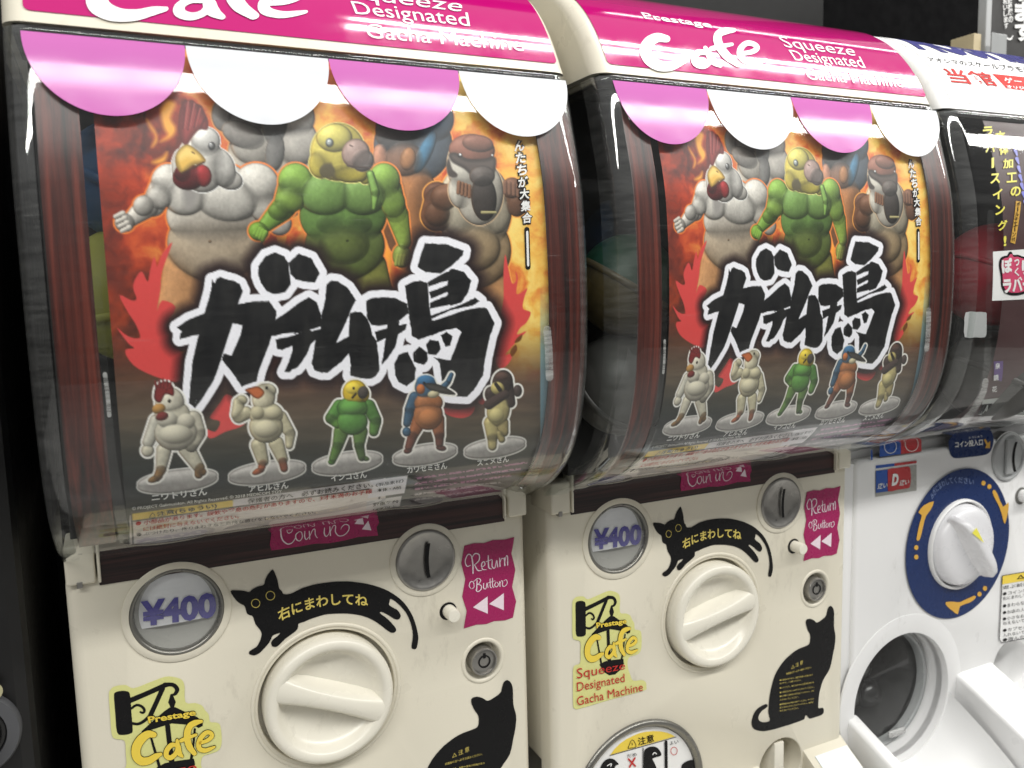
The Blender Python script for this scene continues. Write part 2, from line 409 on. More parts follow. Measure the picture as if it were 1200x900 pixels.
# ------------------------------------------------------------------ the printed poster: ink colours worked out on a fine grid
def vnoise(x, y, seed):
    rs = np.random.RandomState(seed); T = rs.rand(64, 64)
    xi = np.floor(x).astype(int); yi = np.floor(y).astype(int); fx = x-xi; fy = y-yi
    fx = fx*fx*(3-2*fx); fy = fy*fy*(3-2*fy)
    g = lambda a, b: T[a % 64, b % 64]
    return (g(xi, yi)*(1-fx)+g(xi+1, yi)*fx)*(1-fy)+(g(xi, yi+1)*(1-fx)+g(xi+1, yi+1)*fx)*fy
def fbm(x, y, seed, o=5):
    v = 0; a = .5
    for i in range(o): v = v+a*vnoise(x, y, seed+i); x = x*2.03+3.1; y = y*2.03+1.7; a *= .5
    return v/(1-.5**o)
def ramp(t, stops):
    xs = [s[0] for s in stops]; return np.stack([np.interp(t, xs, [s[1][k] for s in stops]) for k in range(3)], -1)
class Ink:
    def __init__(s, U, V): s.U, s.V = U, V; s.C = np.zeros((len(U), 3)); s.clipmask = None
    def near(s, x0, y0, x1, y1): return np.nonzero((s.U > x0) & (s.U < x1) & (s.V > y0) & (s.V < y1))[0]
    def over(s, i, a, col):
        a = np.clip(a, 0, 1)[:, None]; s.C[i] = s.C[i]*(1-a)+np.asarray(col, float)*a
    @staticmethod
    def sdf(P, x, y):
        P = np.asarray(P, float); d = np.full(len(x), 1e18); ins = np.zeros(len(x), bool)
        for (ax, ay), (bx, by) in zip(P, np.roll(P, -1, 0)):
            ex, ey = bx-ax, by-ay; wx, wy = x-ax, y-ay
            h = np.clip((wx*ex+wy*ey)/max(ex*ex+ey*ey, 1e-9), 0, 1)
            d = np.minimum(d, (wx-ex*h)**2+(wy-ey*h)**2)
            c = ((ay <= y) & (by > y)) | ((by <= y) & (ay > y))
            if ey != 0: ins ^= c & (x < ax+(y-ay)*ex/ey)
        return np.where(ins, -1, 1)*np.sqrt(d)
    def dist(s, op, i):
        k = op[0]; x, y = s.U[i], s.V[i]
        if k == 'p': return s.sdf(op[1], x, y)
        if k == 'b':
            _, cx, cy, rx, ry, an, col = op[:7]; c, q = math.cos(R(an)), math.sin(R(an))
            u = ((x-cx)*c+(y-cy)*q)/rx; v = (-(x-cx)*q+(y-cy)*c)/ry
            r = np.hypot(u, v); return (r-1)*r/np.maximum(np.hypot(u/rx, v/ry), 1e-9)
        if k == 'l':
            _, p, r0, q, r1, col = op[:6]; ex, ey = q[0]-p[0], q[1]-p[1]
            h = np.clip(((x-p[0])*ex+(y-p[1])*ey)/(ex*ex+ey*ey+1e-9), 0, 1)
            return np.hypot(x-p[0]-h*ex, y-p[1]-h*ey)-(r0+(r1-r0)*h)
    def bb(s, op, g=0):
        if op[0] == 'p': P = np.array(op[1]); a = (*P.min(0), *P.max(0))
        elif op[0] == 'b': r = max(op[3], op[4]); a = (op[1]-r, op[2]-r, op[1]+r, op[2]+r)
        else:
            r = max(op[2], op[4]); a = (min(op[1][0], op[3][0])-r, min(op[1][1], op[3][1])-r, max(op[1][0], op[3][0])+r, max(op[1][1], op[3][1])+r)
        return (a[0]-g-2, a[1]-g-2, a[2]+g+2, a[3]+g+2)
    def draw(s, op, amb=.52, soft=1.0):
        i = s.near(*s.bb(op))
        if not len(i): return
        d = s.dist(op, i); a = .5-d/soft; x, y = s.U[i], s.V[i]; k = op[0]
        L = np.array([-.35, -.62, .70])
        if k == 'p':
            col = np.asarray(op[2], float)
            if len(op) > 3:                                    # rounded edge, d0 px deep
                e = np.clip(-d/op[3], 0, 1); sh = .55+.45*e; col = col*sh[:, None]
            s.over(i, a, col); return
        if k == 'b':
            _, cx, cy, rx, ry, an, col = op[:7]; c, q = math.cos(R(an)), math.sin(R(an))
            u = ((x-cx)*c+(y-cy)*q)/rx; v = (-(x-cx)*q+(y-cy)*c)/ry; rr = np.minimum(np.hypot(u, v), .999)
            nx, ny = u*c-v*q, u*q+v*c
            f = op[7] if len(op) > 7 else 1.0
        else:
            _, p, r0, q, r1, col = op[:6]; ex, ey = q[0]-p[0], q[1]-p[1]
            h = np.clip(((x-p[0])*ex+(y-p[1])*ey)/(ex*ex+ey*ey+1e-9), 0, 1); rad = r0+(r1-r0)*h
            nx, ny = (x-p[0]-h*ex)/rad, (y-p[1]-h*ey)/rad; rr = np.minimum(np.hypot(nx, ny), .999); f = 1.0
        nz = np.sqrt(1-rr*rr); sh = np.clip(nx*L[0]+ny*L[1]+nz*L[2], 0, 1)
        sh = amb+(1.12-amb)*sh
        fade = np.clip((1-rr)*2.2, 0, 1) if f < 1 else 1.0        # f < 1: a soft swelling rather than a hard edge
        s.over(i, a*f*fade, np.asarray(col, float)*sh[:, None])
    def figure(s, ops, out=0.0, ocol=(235, 233, 228), amb=.42, k=1.0, step=.5, crease=.34):
        """a figure of swelling forms melted into one relief, lit from the upper left as the illustrator did"""
        P = [s.bb(o, out) for o in ops]
        i = s.near(min(p[0] for p in P), min(p[1] for p in P), max(p[2] for p in P), max(p[3] for p in P))
        if not len(i): return
        x, y = s.U[i], s.V[i]; d = np.full(len(i), 1e9); n = len(i)
        for o in ops: d = np.minimum(d, s.dist(o, i))
        if out: s.over(i, .5-(d-out), ocol)
        Zs, Gx, Gy, Cs = [], [], [], []
        for q, o in enumerate(ops):
            if o[0] == 'p': continue
            if o[0] == 'b':
                _, cx, cy, rx, ry, an, col = o[:7]; z0 = o[7] if len(o) > 7 else q*step; dp = o[8] if len(o) > 8 else 22*(1-math.exp(-min(rx, ry)*.85/22))
                c, t = math.cos(R(an)), math.sin(R(an)); u = ((x-cx)*c+(y-cy)*t)/rx; v = (-(x-cx)*t+(y-cy)*c)/ry
                r2 = u*u+v*v; w = np.sqrt(np.clip(1-r2, .02, 1)); gx = -dp/w*(u*c/rx-v*t/ry); gy = -dp/w*(u*t/rx+v*c/ry); z = np.where(r2 < 1, z0+dp*np.sqrt(np.clip(1-r2, 0, 1)), z0-60*(r2-1))
            else:
                _, p, r0, e_, r1, col = o[:6]; z0 = o[6] if len(o) > 6 else q*step; ex, ey = e_[0]-p[0], e_[1]-p[1]
                h = np.clip(((x-p[0])*ex+(y-p[1])*ey)/(ex*ex+ey*ey+1e-9), 0, 1); rad = r0+(r1-r0)*h
                u, v = (x-p[0]-h*ex)/rad, (y-p[1]-h*ey)/rad; r2 = u*u+v*v; w = np.sqrt(np.clip(1-r2, .02, 1)); dp = 22*(1-np.exp(-rad*.85/22))
                gx = -dp/w*u/rad; gy = -dp/w*v/rad; z = np.where(r2 < 1, z0+dp*np.sqrt(np.clip(1-r2, 0, 1)), z0-60*(r2-1))
            Zs.append(z); Gx.append(gx); Gy.append(gy); Cs.append(col)
        Z = np.array(Zs); m = Z.max(0); Wt = np.exp(np.clip((Z-m)/k, -40, 0)); Wt /= Wt.sum(0)
        gx = (Wt*np.array(Gx)).sum(0); gy = (Wt*np.array(Gy)).sum(0); col = Wt.T @ np.array(Cs, float)
        nn = 1/np.sqrt(1+gx*gx+gy*gy); L = np.array([-.42, -.60, .68]); lam = np.clip((-gx*L[0]-gy*L[1]+L[2])*nn, 0, 1)
        rim = np.clip(1-nn*1.25, 0, 1)*np.clip(gx*nn, 0, 1)
        ao = 1-crease*np.clip(1-Wt.max(0), 0, .5)*2
        sh = (amb+(1.10-amb)*lam**.9)*ao
        col = col*sh[:, None]+rim[:, None]*np.array([60, 30, 8.])
        tex = fbm(x/2.6, y/3.4, 17, 3); tex2 = fbm(x/11, y/9, 19, 3); col = col*(1+.14*(tex-.5)+.16*(tex2-.5))[:, None]
        H_ = np.clip((-gx*(-.25)-gy*(-.38)+.89)*nn, 0, 1)**26; col = col+H_[:, None]*22
        dd = np.full(n, 1e9)
        for o in ops:
            if o[0] != 'p': dd = np.minimum(dd, s.dist(o, i))
        s.over(i, .5-dd, col*(1-.28*np.clip(1+dd/2.2, 0, 1))[:, None])
        for o in ops:
            if o[0] == 'p': s.draw(o, .6)

def paint_big_birds(k):
    Wh, Wl, Gn, Gl, Br, Or = (216, 211, 202), (192, 174, 150), (114, 148, 72), (112, 130, 66), (112, 76, 56), (196, 132, 84)
    # the pair standing behind
    k.figure([('b', 322, 190, 56, 70, 0, (188, 178, 164), -6), ('b', 300, 172, 28, 22, 10, (186, 180, 170), 6), ('b', 348, 168, 26, 26, -10, (194, 188, 180), 6), ('b', 285, 158, 26, 15, 22, (150, 144, 138), 12), ('b', 290, 138, 24, 20, 10, (134, 130, 126), 4), ('b', 345, 138, 24, 24, 10, (196, 190, 184), 6),
              ('b', 262, 134, 14, 20, 0, (140, 136, 132), 2), ('b', 322, 142, 15, 28, 4, (112, 112, 112), 12), ('b', 322, 178, 11, 22, 6, (122, 120, 118), 16)], 1.5, (222, 150, 84), k=3)
    k.figure([('b', 484, 170, 46, 46, 0, (90, 102, 116), -4), ('b', 502, 140, 30, 28, 0, (82, 104, 130), 2), ('b', 468, 152, 28, 30, 0, (104, 98, 96), 4), ('b', 480, 244, 34, 60, 0, Or, 0), ('b', 464, 250, 14, 48, 0, (150, 102, 72), 4), ('b', 494, 240, 18, 34, 0, (206, 142, 92), 4),
              ('b', 474, 186, 22, 20, 0, (150, 112, 92), 10), ('b', 478, 186, 9, 13, 10, (226, 156, 100), 20), ('b', 446, 184, 9, 15, 0, (206, 146, 118), 8), ('b', 498, 178, 8, 26, 25, (72, 134, 172), 14)], 1.5, (240, 150, 80), k=3)
    # rooster
    k.figure([('l', (222, 306), 30, (204, 390), 24, (206, 152, 104), -12), ('l', (288, 306), 28, (308, 374), 22, (210, 156, 108), -12),
              ('b', 252, 284, 56, 46, 0, Wl, -2), ('b', 250, 252, 55, 40, 0, (206, 198, 186), 0), ('b', 244, 210, 46, 22, 0, Wh, 2),
              ('b', 219, 229, 25, 23, -14, Wh, 12), ('b', 265, 232, 38, 27, 10, Wh, 12), ('b', 197, 214, 20, 22, 0, Wh, 8), ('l', (190, 222), 16, (180, 240), 14, Wh, 8), ('b', 187, 231, 15, 14, 20, Wh, 14),
              ('l', (172, 242), 14, (154, 257), 9, (208, 202, 192), 12), ('b', 168, 241, 12, 12, 0, Wh, 16), ('b', 146, 261, 12, 11, 20, (200, 194, 184), 14),
              ('b', 300, 217, 27, 26, 0, Wh, 8), ('l', (310, 230), 20, (328, 262), 14, (200, 194, 184), 4), ('b', 308, 240, 17, 20, -20, (206, 200, 190), 10)], 2.0, (236, 128, 58), k=3.0)
    for i in range(4): k.draw(('l', (144+2.4*i, 250+5.5*i), 3.4, (135+2.6*i, 254+5.6*i), 2.6, (208, 202, 192)))
    for i in range(3): k.draw(('l', (142+2.4*i, 254+5.5*i), .7, (135+2.4*i, 257+5.6*i), .5, (110, 102, 94)))
    k.draw(('p', smooth2([(214, 220), (232, 220), (229, 240), (222, 246), (216, 238)]), (150, 146, 142)), soft=9); k.draw(('b', 246, 283, 2, 1.5, 0, (120, 96, 74)))
    k.figure([('b', 236, 192, 28, 34, -12, Wh, 20), ('b', 241, 166, 17, 17, -20, (226, 223, 218), 24), ('b', 258, 196, 17, 24, -24, (210, 206, 200), 22), ('b', 213, 196, 12, 22, 0, (200, 196, 190), 18), ('b', 268, 210, 17, 12, 20, (200, 195, 188), 20)], 1.0, (240, 238, 235), k=3)
    k.draw(('p', smooth2([(209, 143), (211, 128), (216, 117), (221, 118), (225, 117), (230, 121), (236, 124), (240, 132), (244, 142), (243, 152), (234, 152), (226, 160), (219, 170), (213, 166), (210, 156)]), (160, 62, 62), 10), soft=1.4)
    for a_, b_, c_ in (((221, 120), (217, 150), (182, 92, 88)), ((228, 122), (223, 150), (184, 94, 90)), ((235, 128), (230, 148), (178, 88, 84)), ((216, 126), (214, 150), (104, 36, 40)), ((225, 122), (220, 152), (106, 36, 40)), ((232, 126), (227, 149), (108, 38, 42)), ((240, 138), (234, 150), (104, 36, 40))): k.draw(('l', a_, 1.3, b_, .8, c_), soft=2.2)
    k.figure([('b', 221, 208, 19, 15, 0, (100, 22, 26), 0), ('b', 238, 206, 10, 13, -10, (164, 38, 42), 4), ('b', 214, 203, 10, 10, 0, (90, 20, 24), 3)], 0, k=2)
    k.draw(('p', smooth2([(205, 186), (209, 176), (219, 169), (231, 176), (241, 187), (238, 191), (226, 194), (214, 203), (207, 196)]), (224, 180, 84), 6))
    k.draw(('p', smooth2([(209, 181), (219, 172), (229, 179), (234, 186), (220, 184), (211, 188)]), (238, 204, 116)), soft=6); k.draw(('l', (225, 178), .8, (228, 180), .6, (110, 76, 30))); k.draw(('l', (213, 203), 1.3, (239, 190), 1.1, (80, 48, 24)))
    k.draw(('b', 248, 171, 6.4, 7.2, 0, (176, 172, 168), .9)); k.draw(('b', 248, 171, 4.2, 5.0, 0, (52, 52, 52))); k.draw(('b', 247.6, 170.6, 2.4, 2.8, 0, (150, 150, 150))); k.draw(('b', 246.6, 168.8, 1.2, 1.2, 0, (250, 250, 250)))
    # green parrot
    k.figure([('l', (384, 320), 24, (392, 366), 18, (126, 132, 66), -10), ('l', (430, 315), 24, (446, 360), 18, (136, 138, 68), -10), ('b', 404, 288, 47, 40, 0, Gl, -2), ('b', 402, 252, 51, 40, 0, (102, 136, 68), 0), ('b', 396, 214, 42, 18, 0, Gn, 2),
              ('b', 381, 228, 30, 24, 5, (124, 160, 84), 12), ('b', 425, 228, 27, 24, -5, (122, 156, 82), 12), ('b', 388, 262, 18, 12, 0, (104, 138, 68), 7), ('b', 419, 262, 17, 12, 0, (104, 138, 68), 7), ('b', 403, 286, 30, 24, 0, (124, 140, 70), 6),
              ('b', 346, 212, 20, 21, 0, (138, 178, 76), 9), ('l', (342, 222), 17, (334, 242), 14, Gn, 8), ('b', 339, 235, 17, 15, 0, (146, 180, 78), 14), ('l', (330, 246), 14, (312, 263), 9, (124, 164, 68), 12), ('b', 326, 248, 12, 10, 20, (136, 172, 72), 15), ('b', 303, 271, 12, 11, 20, (120, 160, 60), 14),
              ('b', 450, 212, 19, 21, 0, (138, 174, 78), 9), ('l', (455, 222), 16, (464, 248), 13, Gn, 6), ('b', 461, 238, 14, 17, 0, (140, 172, 76), 11), ('l', (466, 252), 13, (474, 284), 8, (144, 170, 74), 8), ('b', 471, 300, 11, 14, 0, (142, 158, 74), 8)], 1.8, (240, 140, 70), k=3.0)
    k.figure([('b', 396, 178, 32, 34, 0, (210, 194, 92), 20), ('b', 392, 162, 20, 16, 0, (226, 214, 112), 32), ('b', 376, 192, 14, 17, 0, (206, 188, 82), 24), ('b', 408, 203, 22, 11, 8, (196, 180, 74), 26), ('b', 428, 206, 8, 10, 0, (190, 178, 80), 20)], 1.0, (236, 226, 140), k=3)
    k.figure([('b', 417, 180, 16, 17, 10, (172, 146, 138), 0), ('b', 425, 188, 13, 13, 20, (138, 126, 122), 2)], .8, (120, 104, 84), k=3)
    k.draw(('l', (410, 170), .8, (413, 171.5), .7, (110, 86, 80))); k.draw(('l', (407, 194), .9, (434, 197), .7, (80, 66, 60)))
    k.draw(('b', 386, 167, 6.6, 7, 0, (190, 178, 96), .9)); k.draw(('b', 386, 167, 4.6, 5.2, 0, (96, 104, 104))); k.draw(('b', 386, 167, 3.0, 3.6, 0, (184, 194, 194))); k.draw(('b', 385.4, 165.6, 1.3, 1.3, 0, (255, 255, 255)))
    k.draw(('b', 383, 200, 10, 9, 0, (96, 88, 58), .9)); k.draw(('p', [(376, 198), (380, 192), (388, 191), (392, 198), (393, 208), (388, 207), (387, 211), (382, 208), (377, 210)], (84, 76, 52)), soft=4)
    k.figure([('l', (434, 204), 4, (440, 226), 5, (150, 194, 98), 30), ('l', (440, 226), 5, (438, 244), 2, (140, 182, 90), 30)], .6, (60, 84, 44), k=1)
    for i in range(4): k.draw(('l', (302+3*i, 266+2.2*i), 3.0, (298+3.2*i, 274+2.6*i), 2.4, (132, 172, 70)))
    for i in range(3): k.draw(('l', (466+4*i, 300), 2.6, (464+4*i, 310), 2.2, (156, 164, 82)))
    k.draw(('b', 407, 282, 1.8, 1.6, 0, (60, 66, 34)))
    # sparrow
    k.figure([('l', (572, 320), 24, (590, 372), 18, (198, 146, 98), -10), ('l', (540, 322), 22, (536, 372), 18, (190, 140, 96), -10), ('b', 556, 294, 43, 44, 0, (186, 158, 120), -2), ('b', 556, 244, 44, 56, 0, (204, 192, 168), 0), ('b', 538, 250, 22, 26, 0, (206, 196, 174), 8), ('b', 580, 250, 18, 24, 0, (202, 190, 166), 8), ('b', 556, 290, 30, 28, 0, (192, 166, 128), 8),
              ('b', 512, 228, 16, 15, 0, (104, 70, 54), 4), ('l', (515, 236), 18, (512, 252), 19, Br, 8), ('b', 512, 250, 15, 15, 0, (122, 84, 62), 14), ('l', (520, 232), 15, (540, 224), 11, (124, 86, 64), 16), ('b', 544, 222, 13, 12, 0, (130, 92, 68), 22),
              ('l', (606, 238), 15, (600, 224), 12, Br, 6), ('b', 606, 240, 12, 14, 0, (120, 84, 64), 12), ('b', 600, 220, 12, 12, 0, (124, 88, 70), 16)], 1.5, (246, 170, 84), k=3.0)
    k.figure([('b', 552, 196, 28, 38, -6, (206, 200, 188), 20), ('b', 562, 226, 28, 38, 0, (204, 197, 184), 20), ('b', 540, 222, 15, 22, 0, (210, 203, 190), 22)], .8, (226, 190, 150), k=3)
    k.figure([('b', 553, 176, 27, 19, 4, (146, 96, 80), 30), ('b', 560, 168, 18, 10, 6, (160, 110, 94), 38)], 0, k=3)
    k.draw(('p', smooth2([(526, 181), (534, 179), (548, 186), (568, 186), (580, 184), (581, 196), (574, 210), (556, 208), (544, 198), (530, 190)]), (86, 76, 72), 5), soft=2.5)
    k.figure([('b', 565, 206, 15, 12, 0, (96, 88, 84), 0), ('b', 567, 232, 15, 27, -4, (66, 60, 57), 0)], 0, k=5)
    k.draw(('p', smooth2([(526, 186), (530, 198), (536, 204), (534, 208), (526, 206), (523, 194)]), (70, 62, 58)), soft=2)
    k.draw(('l', (565, 249), 1.8, (581, 249), 1.4, (176, 166, 120))); k.draw(('b', 539, 182, 3.4, 3.2, 0, (40, 34, 32), .9)); k.draw(('b', 539.4, 181.3, 1.5, 1.5, 0, (250, 250, 250))); k.draw(('b', 577, 182, 1.2, 1.2, 0, (235, 235, 235)))
    for i in range(4): k.draw(('l', (538+4*i, 214+1.5*i), 2.6, (537+4.3*i, 226+1.5*i), 2.2, (140, 100, 76)))
    for i in range(3): k.draw(('l', (540+4*i, 214+1.5*i), .6, (539+4.3*i, 226+1.5*i), .5, (72, 48, 36)))
    for i in range(4): k.draw(('l', (592+5*i, 214+i), 2.6, (592+5*i, 226+i), 2.2, (132, 96, 78)))

def paint_small_figures(k):
    base = lambda cx, cy: [('b', cx, cy+4, 44, 11.5, -8, (150, 146, 142)), ('b', cx, cy, 43, 10.5, -8, (186, 182, 178))]
    Wt = (208, 202, 182)
    def disc(cx, cy, rx=43, ry=11, an=-9):
        k.figure([('b', cx, cy+3.5, rx, ry, an, (176, 172, 168)), ('b', cx, cy, rx, ry, an, (196, 192, 188))], 1.6, (226, 224, 220), amb=.80, crease=.15)
    disc(208, 562, 47, 11.5, -7); disc(313, 552, 45, 11, -8); disc(407, 541, 41, 11, -8); disc(498, 531, 37.5, 10, -9); disc(580, 523, 36, 9.5, -9)
    O = (236, 234, 228)
    # rooster
    k.figure([('l', (192, 528), 9, (189, 548), 6.5, Wt), ('l', (219, 526), 10, (232, 546), 7, Wt), ('l', (189, 550), 6, (184, 560), 4.5, (140, 104, 62)), ('b', 182, 561, 9, 4, -20, (150, 112, 66)),
              ('l', (234, 548), 6, (233, 556), 5, (140, 104, 62)), ('b', 236, 553, 6, 5, 0, (150, 112, 66)),
              ('l', (184, 494), 9, (174, 518), 7, (198, 194, 180)), ('b', 173, 528, 7.5, 7.5, 0, Wt), ('l', (226, 492), 11, (233, 506), 8, (202, 196, 178)), ('l', (233, 508), 8, (224, 522), 8, Wt), ('b', 224, 523, 8, 7, 0, Wt),
              ('b', 206, 506, 26, 22, 0, (204, 198, 180)), ('b', 202, 486, 21, 17, 0, Wt), ('b', 199, 472, 17, 18, 10, (214, 208, 190)),
              ('p', smooth2([(181, 468), (181, 458), (184, 451), (192, 447), (200, 449), (204, 457), (203, 464), (194, 462), (188, 472)]), (122, 40, 40), 3)], 2.4, O, .5)
    for b in [('b', 196, 492, 14, 11, 0, (206, 201, 184), .9), ('b', 218, 494, 12, 11, 0, (204, 198, 180), .9), ('b', 206, 509, 22, 13, 0, (214, 208, 188), .9)]: k.draw(b, .5)
    k.draw(('b', 186, 479, 8, 6, -15, (186, 140, 78))); k.draw(('b', 190, 488, 7.5, 5, -15, (120, 46, 44))); k.draw(('b', 198.5, 470, 1.9, 2.2, 0, (40, 34, 26)))
    for i in range(5): k.draw(('l', (183+4*i, 456-2*abs(i-3)**.5), 1.6, (182+4.6*i, 447-1.5*(2-abs(i-2))), 1.0, (128, 44, 44)))
    # duck
    C = (206, 198, 166)
    k.figure([('l', (303, 522), 9, (308, 540), 7, C), ('l', (324, 520), 9, (331, 538), 6.5, C), ('l', (308, 542), 5, (306, 550), 4, (184, 98, 58)), ('b', 303, 552, 8, 3.6, -25, (190, 100, 58)), ('l', (331, 540), 5, (333, 549), 4.5, (150, 84, 54)),
              ('l', (328, 490), 9, (339, 506), 6.5, C), ('l', (340, 508), 6.5, (339, 522), 4.5, C), ('l', (288, 484), 8, (280, 488), 8, C), ('l', (278, 486), 7, (280, 472), 7, C), ('b', 283, 469, 7, 6, 0, C),
              ('b', 312, 500, 20, 19, 0, (208, 200, 168)), ('b', 312, 486, 20, 15, 0, C), ('b', 309, 466, 13.5, 17, 10, (216, 208, 180)), ('b', 312, 458, 12, 9, 0, (218, 211, 184))], 2.4, O, .5)
    for b in [('b', 312, 503, 17, 12, 0, (216, 208, 178), .9), ('b', 302, 484, 9, 9, 0, (200, 192, 160), .9), ('b', 320, 484, 12, 9, 0, (206, 198, 166), .9)]: k.draw(b, .5)
    k.draw(('p', smooth2([(287, 457), (294, 454), (303, 453), (310, 460), (304, 467), (298, 466), (292, 461)]), (190, 104, 60), 3)); k.draw(('b', 312.5, 454.5, 1.6, 1.9, 0, (40, 34, 26)))
    # green parrot
    g = (84, 140, 58)
    k.figure([('l', (400, 506), 9, (396, 522), 6.5, (96, 132, 62)), ('l', (396, 522), 6.5, (390, 538), 4.5, (88, 128, 52)), ('b', 389, 541, 4.6, 3.6, -20, (84, 140, 48)), ('l', (422, 506), 9, (421, 522), 6, (96, 130, 64)), ('l', (421, 522), 6, (424, 536), 4.5, (80, 108, 56)), ('b', 427, 537, 6, 3, 15, (84, 120, 50)),
              ('l', (398, 476), 8, (388, 490), 7, g), ('l', (388, 490), 7, (395, 497), 5, (100, 150, 60)), ('l', (432, 476), 8, (440, 492), 7, (78, 126, 56)), ('l', (440, 494), 7, (438, 506), 5.5, (88, 132, 60)),
              ('b', 413, 494, 18, 16, 0, (92, 148, 66)), ('b', 413, 478, 19, 13, 0, g), ('b', 416, 460, 14.5, 15, 0, (222, 190, 50)), ('b', 424, 462, 9, 10, 0, (222, 188, 48))], 2.2, O, .5)
    k.draw(('b', 413, 478, 16, 9, 0, (106, 164, 78), .9), .5); k.draw(('b', 414, 455, 11, 8, 0, (238, 212, 80), .8), .6)
    k.draw(('b', 425.5, 460, 6.3, 7.5, 10, (78, 72, 66))); k.draw(('b', 414.5, 455, 1.4, 1.6, 0, (40, 34, 20))); k.draw(('l', (413, 466), 1.3, (417, 461.5), 1.3, (44, 36, 18)))
    # kingfisher
    bl = (58, 92, 118); og = (170, 108, 66)
    k.figure([('l', (492, 492), 9, (484, 510), 6, (160, 96, 58)), ('l', (484, 510), 6, (479, 524), 4.5, (122, 72, 58)), ('b', 478, 528, 5, 3.5, -20, (116, 66, 54)), ('l', (512, 492), 9, (515, 510), 6, (150, 92, 60)), ('l', (515, 510), 5.5, (515, 520), 4.5, (112, 66, 54)), ('b', 517, 525, 6, 3.4, 10, (104, 60, 52)),
              ('l', (486, 466), 7, (480, 480), 6, bl), ('l', (480, 482), 6, (477, 496), 4.6, bl), ('b', 476.5, 506, 5, 5.5, 0, (66, 104, 132)), ('l', (517, 456), 4, (525, 448), 3.2, bl), ('l', (526, 446), 3.2, (529, 439), 2.6, (60, 100, 130)),
              ('b', 502, 486, 17, 18, 0, (176, 112, 68)), ('b', 502, 472, 17, 12, 0, og), ('b', 499, 454, 13, 14, 0, (70, 104, 130)), ('p', smooth2([(500, 450), (508, 449), (520, 453), (534, 462), (522, 462), (506, 458)]), (74, 72, 68), 3)], 2.2, O, .5)
    k.draw(('b', 499, 446, 12, 7.5, 0, (66, 116, 156), .9), .6); k.draw(('b', 493, 456, 5, 6, 0, (196, 116, 66))); k.draw(('b', 508, 462, 7, 4.5, -10, (206, 196, 160)))
    k.draw(('p', smooth2([(497, 450), (506, 449), (520, 453), (533, 461), (520, 460), (504, 457)]), (70, 68, 64), 3)); k.draw(('b', 497, 449, 1.6, 1.6, 0, (24, 22, 26))); k.draw(('b', 503, 490, 14, 12, 0, (190, 124, 76), .9), .5)
    # sparrow
    cr = (196, 182, 124); dk = (62, 50, 46)
    k.figure([('l', (576, 496), 9, (577, 512), 6.5, cr), ('l', (577, 512), 6, (577, 523), 5, (200, 186, 128)), ('l', (588, 496), 8, (590, 506), 6, (176, 160, 108)), ('l', (586, 508), 5, (588, 515), 4, (180, 166, 112)),
              ('b', 584, 480, 13.5, 20, 8, cr), ('l', (579, 470), 8, (592, 462), 7, dk), ('l', (594, 450), 7.5, (598, 472), 6, dk), ('b', 606.5, 458, 5.2, 7, 0, (70, 58, 54)),
              ('b', 589, 448, 12, 14.5, 10, dk), ('b', 575, 462, 7, 9, 0, dk)], 2.2, O, .5)
    k.draw(('b', 583, 455, 8, 7.5, 20, (206, 190, 120))); k.draw(('b', 588, 441, 9, 6, 0, (96, 74, 66), .9)); k.draw(('l', (581, 450), 2.0, (586, 457), 2.4, (40, 34, 32)))
    k.draw(('l', (573, 474), 6, (592, 462), 5, (70, 56, 52))); k.draw(('b', 582, 487, 10, 10, 0, (206, 194, 136), .9), .5)

